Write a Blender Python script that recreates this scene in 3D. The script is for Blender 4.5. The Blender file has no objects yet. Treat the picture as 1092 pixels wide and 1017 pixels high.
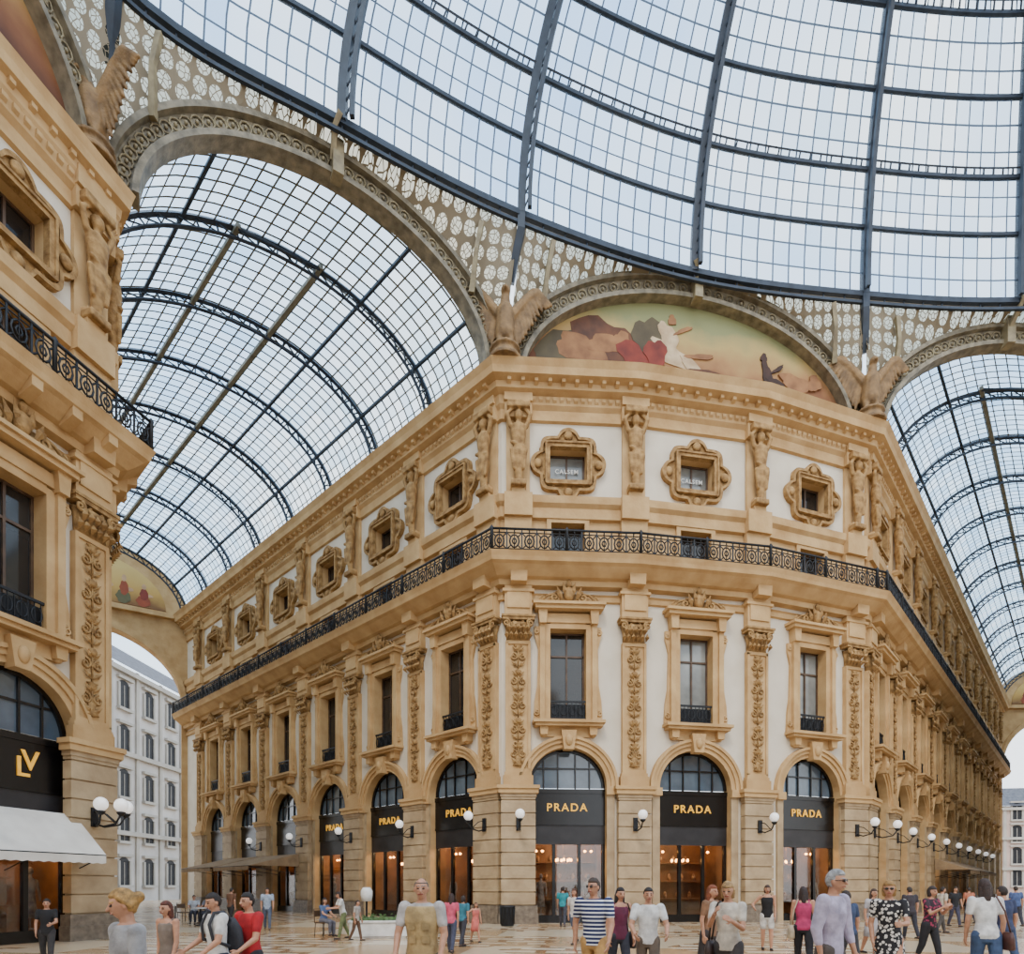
import bpy, bmesh, math, random
from mathutils import Vector, Matrix
random.seed(7)
sc=bpy.context.scene
COL=sc.collection
V=Vector
pi=math.pi
def rad(a): return a*pi/180
# ---------------------------------------------------------------- mesh builder
class MB:
    def __init__(s):
        s.v=[];s.f=[];s.m=[];s.sm=[];s.uv=[]
    def add(s,vs,fs,mi=0,sm=False,uvs=None):
        o=len(s.v); s.v+=[tuple(v) for v in vs]
        for k,f in enumerate(fs):
            s.f.append([i+o for i in f]); s.m.append(mi); s.sm.append(sm)
            s.uv.append(uvs[k] if uvs else None)
    def box(s,x0,x1,y0,y1,z0,z1,mi=0):
        vs=[(x,y,z) for z in (z0,z1) for y in (y0,y1) for x in (x0,x1)]
        s.add(vs,[(0,2,3,1),(4,5,7,6),(0,1,5,4),(2,6,7,3),(0,4,6,2),(1,3,7,5)],mi)
    def fb(s,u0,u1,o0,o1,z0,z1,mi=0): s.box(u0,u1,-o1,-o0,z0,z1,mi)
    def tube(s,path,r,n=6,closed=False,mi=0,sm=True,phase=0.0):
        P=[V(p) for p in path]; N=len(P)
        R=r if isinstance(r,(list,tuple)) else [r]*N
        prev=None; vs=[]
        for i in range(N):
            if closed: t=(P[(i+1)%N]-P[i-1])
            else: t=P[min(i+1,N-1)]-P[max(i-1,0)]
            if t.length<1e-9: t=V((0,0,1))
            t.normalize()
            if prev is None:
                a=V((0,0,1)) if abs(t.z)<.9 else V((0,1,0))
                nrm=(a-t*a.dot(t)).normalized()
            else:
                nrm=prev-t*prev.dot(t)
                if nrm.length<1e-6:
                    a=V((0,0,1)) if abs(t.z)<.9 else V((0,1,0)); nrm=a-t*a.dot(t)
                nrm.normalize()
            prev=nrm; b=t.cross(nrm)
            for k in range(n):
                a=2*pi*k/n+phase
                vs.append(P[i]+(nrm*math.cos(a)+b*math.sin(a))*R[i])
        fs=[]
        rng=N if closed else N-1
        for i in range(rng):
            j=(i+1)%N
            for k in range(n):
                l=(k+1)%n
                fs.append((i*n+k,i*n+l,j*n+l,j*n+k))
        if not closed:
            fs.append(tuple(range(n-1,-1,-1))); fs.append(tuple(range((N-1)*n,N*n)))
        s.add(vs,fs,mi,sm)
    def ell(s,c,rx,ry,rz,nu=12,nv=8,mi=0,mat=None,fn=None):
        c=V(c); vs=[];fs=[]
        for j in range(nv+1):
            th=pi*j/nv
            for i in range(nu):
                ph=2*pi*i/nu
                p=V((math.sin(th)*math.cos(ph),math.sin(th)*math.sin(ph),math.cos(th)))
                if fn: p=fn(p)
                q=V((p.x*rx,p.y*ry,p.z*rz))
                if mat: q=mat@q
                vs.append(c+q)
        for j in range(nv):
            for i in range(nu):
                k=(i+1)%nu
                fs.append((j*nu+i,(j+1)*nu+i,(j+1)*nu+k,j*nu+k))
        s.add(vs,fs,mi,True)
    def capsule(s,p0,r0,p1,r1,n=12,flat=None,mi=0):
        p0=V(p0);p1=V(p1);d=p1-p0
        if d.length<1e-5: s.ell(p0,r0,r0,r0); return
        t=d.normalized()
        path=[];R=[]
        for a in (80,55,28): path.append(p0-t*r0*math.sin(rad(a)));R.append(r0*math.cos(rad(a)))
        for k in range(5): path.append(p0+d*k/4);R.append(r0+(r1-r0)*k/4)
        for a in (28,55,80): path.append(p1+t*r1*math.sin(rad(a)));R.append(r1*math.cos(rad(a)))
        s.tube(path,R,n,mi=mi)
    def loft(s,secs,n=18,mat=None,mi=0,sm=True):
        vs=[];fs=[]
        for (c,rx,ry) in secs:
            for k in range(n):
                a=2*pi*k/n
                p=V((c[0]+rx*math.cos(a),c[1]+ry*math.sin(a),c[2]))
                vs.append(mat@p if mat else p)
        N=len(secs)
        for i in range(N-1):
            for k in range(n):
                l=(k+1)%n
                fs.append((i*n+k,i*n+l,(i+1)*n+l,(i+1)*n+k))
        fs.append(tuple(range(n-1,-1,-1))); fs.append(tuple(range((N-1)*n,N*n)))
        s.add(vs,fs,mi,sm)
    def lathe(s,prof,c=(0,0,0),n=12,mi=0,flat=1.0,sm=True):
        s.loft([((0,0,z),r,r) for r,z in prof],n,Matrix.Translation(c)@Matrix.Diagonal((1,flat,1,1)),mi,sm)
    def prism(s,poly,o0,o1,mi=0):
        n=len(poly)
        vs=[(p[0],-o1,p[1]) for p in poly]+[(p[0],-o0,p[1]) for p in poly]
        fs=[tuple(range(n)),tuple(range(2*n-1,n-1,-1))]
        for i in range(n):
            j=(i+1)%n; fs.append((i,i+n,j+n,j))
        s.add(vs,fs,mi)
    def ringext(s,inn,out,o0,o1,closed=False,mi=0):
        n=len(inn); vs=[]
        for a,b in zip(inn,out):
            vs+=[(a[0],-o0,a[1]),(a[0],-o1,a[1]),(b[0],-o1,b[1]),(b[0],-o0,b[1])]
        fs=[]
        for i in range(n if closed else n-1):
            j=(i+1)%n
            for k in range(4):
                l=(k+1)%4
                fs.append((i*4+k,i*4+l,j*4+l,j*4+k))
        if not closed:
            fs+= [(3,2,1,0),((n-1)*4,(n-1)*4+1,(n-1)*4+2,(n-1)*4+3)]
        s.add(vs,fs,mi)
    def sweep(s,path,prof,mi=0,capped=True):
        P=[V((p[0],p[1],0)) for p in path]; N=len(P); np_=len(prof); vs=[];fs=[]
        for i in range(N):
            ns=[]
            if i>0:
                d=(P[i]-P[i-1]).normalized(); ns.append(V((d.y,-d.x,0)))
            if i<N-1:
                d=(P[i+1]-P[i]).normalized(); ns.append(V((d.y,-d.x,0)))
            m=ns[0] if len(ns)==1 else (ns[0]+ns[1])/(1+ns[0].dot(ns[1]))
            for o,z in prof: vs.append(P[i]+m*o+V((0,0,z)))
        for i in range(N-1):
            for k in range(np_-1 if not capped else np_):
                l=(k+1)%np_
                fs.append((i*np_+k,(i+1)*np_+k,(i+1)*np_+l,i*np_+l))
        if capped:
            fs.append(tuple(range(np_))); fs.append(tuple(range(N*np_-1,(N-1)*np_-1,-1)))
        s.add(vs,fs,mi)
    def mesh(s,name,mats,recalc=True):
        me=bpy.data.meshes.new(name)
        me.from_pydata(s.v,[],s.f)
        for m in mats: me.materials.append(m)
        for p,m,sm in zip(me.polygons,s.m,s.sm):
            p.material_index=m; p.use_smooth=sm
        if any(u for u in s.uv):
            ul=me.uv_layers.new(name='UVMap')
            for p,u in zip(me.polygons,s.uv):
                if u:
                    for li,uvc in zip(p.loop_indices,u): ul.data[li].uv=uvc
        if recalc:
            bm=bmesh.new(); bm.from_mesh(me)
            bmesh.ops.recalc_face_normals(bm,faces=bm.faces)
            bm.to_mesh(me); bm.free()
        me.update()
        return me

def fuse(mb,vox,sm=2,mats=()):
    me=mb.mesh('fuse_tmp',[])
    ob=bpy.data.objects.new('fuse_tmp',me); COL.objects.link(ob)
    m=ob.modifiers.new('r','REMESH'); m.mode='VOXEL'; m.voxel_size=vox; m.use_smooth_shade=True
    if sm:
        q=ob.modifiers.new('s','SMOOTH'); q.iterations=sm; q.factor=.5
    bpy.context.view_layer.update()
    dg=bpy.context.evaluated_depsgraph_get()
    me2=bpy.data.meshes.new_from_object(ob.evaluated_get(dg))
    bpy.data.objects.remove(ob); bpy.data.meshes.remove(me)
    me2.materials.clear()
    for a in mats: me2.materials.append(a)
    for p in me2.polygons: p.use_smooth=True; p.material_index=0
    return me2
WM={}
def place(name,me,M=None,parent=None,label=None,category=None,group=None,kind=None):
    ob=bpy.data.objects.new(name,me); COL.objects.link(ob)
    M=M or Matrix.Identity(4)
    if parent:
        ob.parent=parent; ob.matrix_local=WM[parent.name].inverted()@M
    else: ob.matrix_world=M
    WM[ob.name]=M.copy()
    if label: ob['label']=label
    if category: ob['category']=category
    if group: ob['group']=group
    if kind: ob['kind']=kind
    return ob
def T(x,y,z=0): return Matrix.Translation((x,y,z))
def RZ(a): return Matrix.Rotation(rad(a),4,'Z')

# ---------------------------------------------------------------- materials
def lin(c):
    def g(x):
        x/=255.0
        return x/12.92 if x<=.04045 else ((x+.055)/1.055)**2.4
    return (g(c[0]),g(c[1]),g(c[2]),1)
MC={}
def pm(name,c,c2=None,rough=.7,scale=3.0,bump=0.0,metal=0.0,spec=.5,emit=0,bscale=None,ao=False):
    if name in MC: return MC[name]
    m=bpy.data.materials.new(name); m.use_nodes=True
    nt=m.node_tree; b=nt.nodes['Principled BSDF']
    b.inputs['Roughness'].default_value=rough; b.inputs['Metallic'].default_value=metal
    b.inputs['Specular IOR Level'].default_value=spec
    c2=c2 or tuple(max(0,x*.88) for x in c)
    tc=nt.nodes.new('ShaderNodeTexCoord'); nz=nt.nodes.new('ShaderNodeTexNoise')
    nz.inputs['Scale'].default_value=scale; nz.inputs['Detail'].default_value=4
    nt.links.new(tc.outputs['Object'],nz.inputs['Vector'])
    r=nt.nodes.new('ShaderNodeValToRGB')
    r.color_ramp.elements[0].position=.3; r.color_ramp.elements[1].position=.7
    r.color_ramp.elements[0].color=lin(c2); r.color_ramp.elements[1].color=lin(c)
    nt.links.new(nz.outputs['Fac'],r.inputs['Fac']); nt.links.new(r.outputs['Color'],b.inputs['Base Color'])
    if bump:
        n2=nt.nodes.new('ShaderNodeTexNoise'); n2.inputs['Scale'].default_value=bscale or scale*6
        nt.links.new(tc.outputs['Object'],n2.inputs['Vector'])
        bp=nt.nodes.new('ShaderNodeBump'); bp.inputs['Strength'].default_value=bump; bp.inputs['Distance'].default_value=.05
        nt.links.new(n2.outputs['Fac'],bp.inputs['Height']); nt.links.new(bp.outputs['Normal'],b.inputs['Normal'])
    if emit:
        nt.links.new(r.outputs['Color'],b.inputs['Emission Color']); b.inputs['Emission Strength'].default_value=emit
    MC[name]=m; return m
STONE=pm('ochre_stone',(202,168,120),(174,138,92),.75,1.1,.25,spec=.2)
STONE_D=pm('ochre_ornament',(180,144,94),(120,90,56),.75,4,.5,bscale=14,spec=.2)
CREAM=pm('cream_plaster',(220,210,192),(206,194,174),.8,.8,.08,spec=.2)
GRAYST=pm('grey_beige_stone',(184,160,124),(150,126,94),.6,1.5,.15)
GRAN=pm('grey_granite',(132,118,100),(96,84,72),.45,6,.1)
IRON=pm('dark_iron',(26,28,33),(15,17,21),.5,5,metal=.2)
STEEL=pm('blue_grey_steel',(48,58,72),(32,40,52),.55,2,metal=.1)
STEEL_C=pm('cream_steel',(142,132,110),(90,83,68),.6,3,.2)
STEEL_Y=pm('straw_steel',(150,138,106),(108,96,74),.6,3)
BLACK=pm('black_marble',(18,16,16),(8,7,8),.25,3)
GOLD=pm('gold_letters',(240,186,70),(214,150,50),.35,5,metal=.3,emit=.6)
GLASSD=pm('dark_glass',(46,44,42),(26,25,25),.08,.7,spec=.6)
GLASSF=pm('fanlight_glass',(100,116,130),(64,76,88),.1,.7,spec=.9)
CURT=pm('pale_blind_glass',(146,148,144),(92,94,92),.15,.7,spec=.8)
WOODF=pm('brown_frame',(90,68,48),(66,48,34),.5,4)
WHITEP=pm('white_paint',(226,224,218),None,.5,4)
GLOBE=pm('opal_glass',(250,248,244),(245,240,235),.25,2,emit=.6)
SHOPIN=pm('shop_interior',(150,102,64),(84,56,36),.6,.9)
WARM=pm('warm_bulb',(255,190,110),(255,170,90),.5,2,emit=18)
EAGLE=pm('weathered_bronze_stone',(150,118,76),(92,70,44),.7,2.5,.4)
AWN=pm('canvas_white',(226,220,208),(208,200,188),.85,2)
AWNB=pm('canvas_beige',(160,134,100),(130,106,78),.85,2)

def glassgrid(name,wu,wv,tint=(.82,.9,1.0),dark=(60,72,88),milky=.35):
    m=bpy.data.materials.new(name); m.use_nodes=True; nt=m.node_tree
    for n in list(nt.nodes): nt.nodes.remove(n)
    N=nt.nodes.new; L=nt.links.new
    out=N('ShaderNodeOutputMaterial'); uv=N('ShaderNodeUVMap'); sp=N('ShaderNodeSeparateXYZ'); L(uv.outputs[0],sp.inputs[0])
    def mth(op,a,b=None):
        k=N('ShaderNodeMath'); k.operation=op
        if hasattr(a,'links'): L(a,k.inputs[0])
        else: k.inputs[0].default_value=a
        if b is not None:
            if hasattr(b,'links'): L(b,k.inputs[1])
            else: k.inputs[1].default_value=b
        return k.outputs[0]
    def line(o,w): return mth('GREATER_THAN',mth('ABSOLUTE',mth('SUBTRACT',mth('FRACT',o),.5)),.5-w)
    mask=mth('MAXIMUM',line(sp.outputs[0],wu),line(sp.outputs[1],wv))
    cb=N('ShaderNodeCombineXYZ'); L(mth('FLOOR',sp.outputs[0]),cb.inputs[0]); L(mth('FLOOR',sp.outputs[1]),cb.inputs[1])
    wn=N('ShaderNodeTexWhiteNoise'); wn.noise_dimensions='2D'; L(cb.outputs[0],wn.inputs['Vector'])
    nz=N('ShaderNodeTexNoise'); nz.inputs['Scale'].default_value=.25; L(cb.outputs[0],nz.inputs['Vector'])
    fac=mth('ADD',mth('MULTIPLY',wn.outputs['Value'],.35),mth('MULTIPLY',nz.outputs['Fac'],.75))
    r=N('ShaderNodeValToRGB'); r.color_ramp.elements[0].position=.15; r.color_ramp.elements[1].position=.9
    r.color_ramp.elements[0].color=(tint[0]*.5,tint[1]*.68,tint[2]*.84,1); r.color_ramp.elements[1].color=(.93,.98,1,1)
    L(fac,r.inputs['Fac'])
    tr=N('ShaderNodeBsdfTransparent'); L(r.outputs[0],tr.inputs[0])
    tl=N('ShaderNodeBsdfTranslucent'); L(r.outputs[0],tl.inputs[0])
    mx=N('ShaderNodeMixShader'); mx.inputs[0].default_value=milky; L(tr.outputs[0],mx.inputs[1]); L(tl.outputs[0],mx.inputs[2])
    df=N('ShaderNodeBsdfDiffuse'); df.inputs[0].default_value=lin(dark)
    m2=N('ShaderNodeMixShader'); L(mask,m2.inputs[0]); L(mx.outputs[0],m2.inputs[1]); L(df.outputs[0],m2.inputs[2])
    L(m2.outputs[0],out.inputs[0])
    return m
DGLASS=glassgrid('dome_glass',.05,.04,dark=(92,108,128),milky=.1)
VGLASS=glassgrid('vault_glass',.085,.06,tint=(.84,.92,.95),dark=(112,110,98),milky=.1)
def filigree():
    m=bpy.data.materials.new('filigree_panel'); m.use_nodes=True; nt=m.node_tree; N=nt.nodes.new; L=nt.links.new
    b=nt.nodes['Principled BSDF']; out=nt.nodes['Material Output']
    tc=N('ShaderNodeUVMap'); vo=N('ShaderNodeTexVoronoi'); vo.voronoi_dimensions='2D'; vo.inputs['Scale'].default_value=1.9; vo.inputs['Randomness'].default_value=.15
    L(tc.outputs[0],vo.inputs['Vector'])
    a2=N('ShaderNodeMath'); a2.operation='LESS_THAN'; L(vo.outputs['Distance'],a2.inputs[0]); a2.inputs[1].default_value=.42
    w=N('ShaderNodeTexVoronoi'); w.voronoi_dimensions='2D'; w.feature='DISTANCE_TO_EDGE'; w.inputs['Scale'].default_value=6.5; L(tc.outputs[0],w.inputs['Vector'])
    a3=N('ShaderNodeMath'); a3.operation='GREATER_THAN'; L(w.outputs['Distance'],a3.inputs[0]); a3.inputs[1].default_value=.08
    mu=N('ShaderNodeMath'); mu.operation='MULTIPLY'; L(a2.outputs[0],mu.inputs[0]); L(a3.outputs[0],mu.inputs[1])
    b.inputs['Base Color'].default_value=lin((124,112,90)); b.inputs['Roughness'].default_value=.7
    tr=N('ShaderNodeBsdfTransparent'); tr.inputs[0].default_value=(.46,.43,.33,1)
    mx=N('ShaderNodeMixShader'); L(mu.outputs[0],mx.inputs[0]); L(b.outputs[0],mx.inputs[1]); L(tr.outputs[0],mx.inputs[2]); L(mx.outputs[0],out.inputs[0])
    return m
FILI=filigree()
def mural_mat(name='painted_mural',cols=None):
    m=bpy.data.materials.new(name); m.use_nodes=True; nt=m.node_tree; N=nt.nodes.new; L=nt.links.new
    b=nt.nodes['Principled BSDF']; b.inputs['Roughness'].default_value=.8
    tc=N('ShaderNodeTexCoord'); sp=N('ShaderNodeSeparateXYZ'); L(tc.outputs['Generated'],sp.inputs[0])
    nz=N('ShaderNodeTexNoise'); nz.inputs['Scale'].default_value=.7; nz.inputs['Detail'].default_value=7; L(tc.outputs['Object'],nz.inputs['Vector'])
    ad=N('ShaderNodeMath'); ad.operation='MULTIPLY_ADD'; L(nz.outputs['Fac'],ad.inputs[0]); ad.inputs[1].default_value=.4; L(sp.outputs[2],ad.inputs[2])
    r=N('ShaderNodeValToRGB'); e=r.color_ramp.elements
    cols=cols or [(.4,(84,50,36)),(.52,(120,76,48)),(.68,(158,118,74)),(.84,(170,146,90)),(1.0,(128,130,88))]
    e[0].position=cols[0][0]; e[0].color=lin(cols[0][1]); e[1].position=cols[-1][0]; e[1].color=lin(cols[-1][1])
    for p,c in cols[1:-1]:
        x=e.new(p); x.color=lin(c)
    L(ad.outputs[0],r.inputs['Fac']); L(r.outputs[0],b.inputs['Base Color'])
    return m
MURAL=mural_mat()
MURAL2=mural_mat('gold_mosaic',[(.2,(120,84,50)),(.5,(190,150,80)),(1.0,(206,176,110))])
def floor_mat():
    m=bpy.data.materials.new('mosaic_marble_floor'); m.use_nodes=True; nt=m.node_tree; N=nt.nodes.new; L=nt.links.new
    b=nt.nodes['Principled BSDF']; b.inputs['Roughness'].default_value=.2
    tc=N('ShaderNodeTexCoord'); mp=N('ShaderNodeMapping'); mp.inputs['Rotation'].default_value=(0,0,rad(8)); L(tc.outputs['Object'],mp.inputs[0])
    ck=N('ShaderNodeTexChecker'); ck.inputs['Scale'].default_value=.3; ck.inputs[1].default_value=lin((200,182,152)); ck.inputs[2].default_value=lin((178,146,108)); L(mp.outputs[0],ck.inputs[0])
    br=N('ShaderNodeTexBrick'); br.inputs['Scale'].default_value=.35; br.inputs['Color1'].default_value=lin((210,198,174)); br.inputs['Color2'].default_value=lin((190,164,126)); br.inputs['Mortar'].default_value=lin((146,112,80)); br.inputs['Mortar Size'].default_value=.05
    L(mp.outputs[0],br.inputs['Vector'])
    vo=N('ShaderNodeTexNoise'); vo.inputs['Scale'].default_value=.2; L(tc.outputs['Object'],vo.inputs[0])
    gt=N('ShaderNodeMath'); gt.operation='GREATER_THAN'; L(vo.outputs['Fac'],gt.inputs[0]); gt.inputs[1].default_value=.5
    mx=N('ShaderNodeMix'); mx.data_type='RGBA'; L(gt.outputs[0],mx.inputs[0]); L(ck.outputs[0],mx.inputs[6]); L(br.outputs[0],mx.inputs[7]); L(mx.outputs[2],b.inputs['Base Color'])
    return m
FLOORM=floor_mat()

# ---------------------------------------------------------------- text
def text_mesh(txt,size,ext,mat,sp=1.0):
    cu=bpy.data.curves.new('txt','FONT'); cu.body=txt; cu.size=size; cu.extrude=ext; cu.align_x='CENTER'; cu.align_y='CENTER'; cu.space_character=sp; cu.offset=size*.012
    ob=bpy.data.objects.new('txt',cu); COL.objects.link(ob); bpy.context.view_layer.update()
    me=bpy.data.meshes.new_from_object(ob.evaluated_get(bpy.context.evaluated_depsgraph_get()))
    bpy.data.objects.remove(ob); me.materials.clear(); me.materials.append(mat)
    me.transform(Matrix.Rotation(pi/2,4,'X'))
    return me
SIGN1=text_mesh('PRADA',.5,.02,GOLD,1.25)
SIGN2=text_mesh('CALSEM',.26,.005,WHITEP,1.2)
LVL=text_mesh('L',.8,.02,GOLD); LVV=text_mesh('V',.8,.02,GOLD)
LVL.transform(T(-.12,0,-.12)); LVV.transform(T(.08,0,.08))

# ---------------------------------------------------------------- people
def skinm(k): return pm('skin_%d'%k,[(190,138,108),(170,120,92),(204,156,128)][k],None,.55,20)
LIPS=pm('lips',(150,74,66)); EYEM=pm('eye_dark',(52,38,32)); SOLE=pm('shoe_dark',(44,36,32))
def cloth(c,name=None,rough=.85): return pm('cloth_%d_%d_%d'%tuple(c),tuple(int(x*.95) for x in c),tuple(int(x*.72) for x in c),rough,9,.15)
def striped(c1,c2,scale=17,axis=2):
    m=bpy.data.materials.new('striped_cloth'); m.use_nodes=True; nt=m.node_tree; N=nt.nodes.new; L=nt.links.new
    b=nt.nodes['Principled BSDF']; b.inputs['Roughness'].default_value=.85
    tc=N('ShaderNodeTexCoord'); sp=N('ShaderNodeSeparateXYZ'); L(tc.outputs['Object'],sp.inputs[0])
    a=N('ShaderNodeMath'); a.operation='MULTIPLY'; L(sp.outputs[axis],a.inputs[0]); a.inputs[1].default_value=scale
    f=N('ShaderNodeMath'); f.operation='FRACT'; L(a.outputs[0],f.inputs[0])
    g=N('ShaderNodeMath'); g.operation='GREATER_THAN'; L(f.outputs[0],g.inputs[0]); g.inputs[1].default_value=.6
    mx=N('ShaderNodeMix'); mx.data_type='RGBA'; L(g.outputs[0],mx.inputs[0]); mx.inputs[6].default_value=lin(c1); mx.inputs[7].default_value=lin(c2)
    L(mx.outputs[2],b.inputs['Base Color']); return m
def patterned(c1,c2,scale=22):
    m=bpy.data.materials.new('patterned_cloth'); m.use_nodes=True; nt=m.node_tree; N=nt.nodes.new; L=nt.links.new
    b=nt.nodes['Principled BSDF']; b.inputs['Roughness'].default_value=.85
    tc=N('ShaderNodeTexCoord'); vo=N('ShaderNodeTexVoronoi'); vo.inputs['Scale'].default_value=scale; L(tc.outputs['Object'],vo.inputs['Vector'])
    g=N('ShaderNodeMath'); g.operation='GREATER_THAN'; L(vo.outputs['Distance'],g.inputs[0]); g.inputs[1].default_value=.42
    mx=N('ShaderNodeMix'); mx.data_type='RGBA'; L(g.outputs[0],mx.inputs[0]); mx.inputs[6].default_value=lin(c1); mx.inputs[7].default_value=lin(c2)
    L(mx.outputs[2],b.inputs['Base Color']); return m
F=650.0
def person(x,s,H,yaw,label,top='tee',tc=(230,230,228),bot='trousers',bc=(60,60,70),hair='short',hc=(60,42,30),
           la=(5,8,12),ra=(-8,8,15),ll=(14,4),rl=(-12,12),lean=4,hy=0,hp=0,skin=0,shoe=None,shades=False,female=False,seat=False,tmat=None,extra=None):
    near=s>48
    vox=.0075 if s>70 else (.010 if near else .016)
    vox=vox*H/1.75
    X=(x-546)/s; Y=F/s
    def leg(side,a,k):
        hip=V((side*.052*H,0,0)); a=rad(a);k=rad(k)
        kn=hip+V((side*.004*H,-math.sin(a),-math.cos(a)))*.245*H
        an=kn+V((0,-math.sin(a-k),-math.cos(a-k)))*.24*H
        return hip,kn,an
    L1=leg(1,*ll);L2=leg(-1,*rl)
    low=min(L1[2].z,L2[2].z)
    dz=V((0,0,.042*H-low))
    L1=[p+dz for p in L1]; L2=[p+dz for p in L2]
    pel=dz.copy()
    BM=Matrix.Translation(pel)@Matrix.Rotation(rad(lean),4,'X')
    def B(x_,y_,z_): return BM@V((x_*H,y_*H,z_*H))
    fw=.93 if female else 1.06
    sh=.102*fw
    def arm(side,sw,ab,fl):
        S=B(side*sh,0,.295)
        a=rad(sw);b=rad(ab)
        d=V((side*math.sin(b),-math.sin(a)*math.cos(b),-math.cos(a)*math.cos(b))).normalized()
        E=S+d*.172*H
        a2=a+rad(fl)
        inn=-.55*math.sin(rad(min(fl,90)))*.8
        d2=V((side*(math.sin(b)*.6+inn),-math.sin(a2),-math.cos(a2))).normalized()
        Wp=E+d2*.142*H
        return S,E,Wp,d2
    A1=arm(1,*la);A2=arm(-1,*ra)
    mb=MB()
    tor=[((0,0,-.055),.045,.045),((0,0,-.03),.085*(1.05 if female else 1),.06),((0,.004,.0),.092*(1.05 if female else 1),.064),((0,0,.05),.082,.058),((0,-.002,.10),.072*fw,.052),((0,-.002,.16),.080*fw,.057),((0,-.002,.22),.092*fw,.060),((0,0,.27),.094*fw,.052),((0,.002,.30),.078*fw,.044),((0,.002,.322),.035,.035)]
    def TL(mbx,secs,k=0.0,n=20):
        mbx.loft([((c[0]*H,c[1]*H,c[2]*H),rx*H+k,ry*H+k) for c,rx,ry in secs],n,BM)
    TL(mb,tor)
    hcx=B(0,-.008,.403)
    HM=Matrix.Translation(hcx)@Matrix.Rotation(rad(hy),4,'Z')@Matrix.Rotation(rad(lean*.3+hp),4,'X')
    mb.capsule(B(0,.006,.30),.030*H,B(0,0,.375),.028*H)
    def hd(p):
        q=p.copy()
        if q.z<0:
            t=-q.z
            q.x*=1-.30*t; q.y=q.y*(1-.12*t)-.10*t*(1 if q.y<.2 else 0)
            if p.y>0: q.y*=1-.25*t
        if q.y<0: q.x*=1-.10*(-q.y)
        return q
    hm3=HM.to_3x3()
    mb.ell(hcx,.041*H,.052*H,.064*H,20,16,mat=hm3,fn=hd)
    def hp_(x_,y_,z_): return HM@V((x_*H,y_*H,z_*H))
    mb.capsule(hp_(0,-.049,.004),.0055*H,hp_(0,-.059,-.014),.0085*H,8)
    mb.capsule(hp_(-.012,-.048,-.031),.005*H,hp_(.012,-.048,-.031),.005*H,8)
    mb.capsule(hp_(-.02,-.044,.014),.006*H,hp_(.02,-.044,.014),.006*H,8)
    for sd in(1,-1):
        mb.ell(hp_(sd*.0415,.003,-.004),.006*H,.011*H,.017*H,8,8,mat=hm3)
    for side,(S,E,Wp,d2) in((1,A1),(-1,A2)):
        mb.capsule(S,.030*H*fw,E,.022*H*fw); mb.capsule(E,.0225*H*fw,Wp,.0145*H)
        f=d2; pn=V((-side,0,0)); pn=(pn-f*pn.dot(f))
        if pn.length<.2: pn=V((0,1,0))-f*f.y
        pn.normalize(); lt=f.cross(pn).normalized()
        if lt.y>0: lt=-lt
        mb.capsule(Wp,.0145*H,Wp+f*.012*H,.014*H,8)
        for q in(-1,-.33,.33,1):
            mb.capsule(Wp+f*.008*H+lt*q*.006*H,.0085*H,Wp+f*.05*H+lt*q*.0165*H,.0085*H,8)
        for q,ln in((1,.9),(.33,1.0),(-.33,.95),(-1,.75)):
            k0=Wp+f*.054*H+lt*q*.018*H
            k1=k0+(f+pn*.25).normalized()*.020*H*ln
            k2=k1+(f+pn*.8).normalized()*.022*H*ln
            mb.capsule(k0,.0056*H,k1,.0052*H,6); mb.capsule(k1,.0052*H,k2,.0045*H,6)
        t0=Wp+f*.018*H+lt*.014*H
        t1=t0+(f*.7+lt*.8+pn*.2).normalized()*.024*H
        mb.capsule(t0,.0075*H,t1,.006*H,6); mb.capsule(t1,.006*H,t1+(f+pn*.3+lt*.2).normalized()*.018*H,.005*H,6)
    for (hip,kn,an) in(L1,L2):
        mb.capsule(hip,.050*H,kn,.032*H); mb.capsule(kn,.031*H,kn+(an-kn)*.3,.033*H); mb.capsule(kn+(an-kn)*.3,.033*H,an,.019*H)
        mb.capsule(an+V((0,.012*H,-.02*H)),.018*H,an+V((0,-.09*H,-.027*H)),.013*H,10)
    hm=pm('hair_%d_%d_%d'%tuple(hc),tuple(int(c*.85) for c in hc),tuple(int(c*.5) for c in hc),.6,30,.4)
    me=fuse(mb,vox,1,[skinm(skin),LIPS,EYEM,hm])
    inv=HM.inverted()
    for p in me.polygons:
        q=inv@p.center; q=q/H
        if q.y<-.033 and abs(q.x)<.04 and abs(q.z)<.07:
            if abs(abs(q.x)-.0165)<.0075 and abs(q.z-.002)<.0042: p.material_index=2
            elif abs(q.x)<.014 and abs(q.z+.031)<.0045: p.material_index=1
            elif abs(abs(q.x)-.017)<.011 and abs(q.z-.0165)<.003: p.material_index=3
    M=T(X,Y)@RZ(yaw)
    body=place('person',me,M,None,label,'person')
    hb=MB()
    thin=hair=='balding'
    def hf(p):
        q=hd(p)
        hl=.52 if hair!='fringe' else .42
        face=False
        if p.y<-.05 and p.z<hl: face=True
        if abs(p.x)>.55 and p.y<.35 and p.z<.05 and hair in('short','balding','bun'): face=True
        if p.z<-.5 and hair in('short','balding','bun'): face=True
        if thin and p.z>.62 and p.y<.3: face=True
        k=.88 if face else (1.13 if not thin else 1.09)
        return q*k
    hb.ell(hcx,.0425*H,.053*H,.065*H,28,26,mat=hm3,fn=hf)
    if hair=='long':
        hb.capsule(hp_(.030,.018,-.01),.023*H,hp_(.036,.024,-.085),.018*H)
        hb.capsule(hp_(-.030,.018,-.01),.023*H,hp_(-.036,.024,-.085),.018*H)
        hb.capsule(hp_(0,.030,-.01),.034*H,hp_(0,.046,-.105),.028*H)
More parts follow.
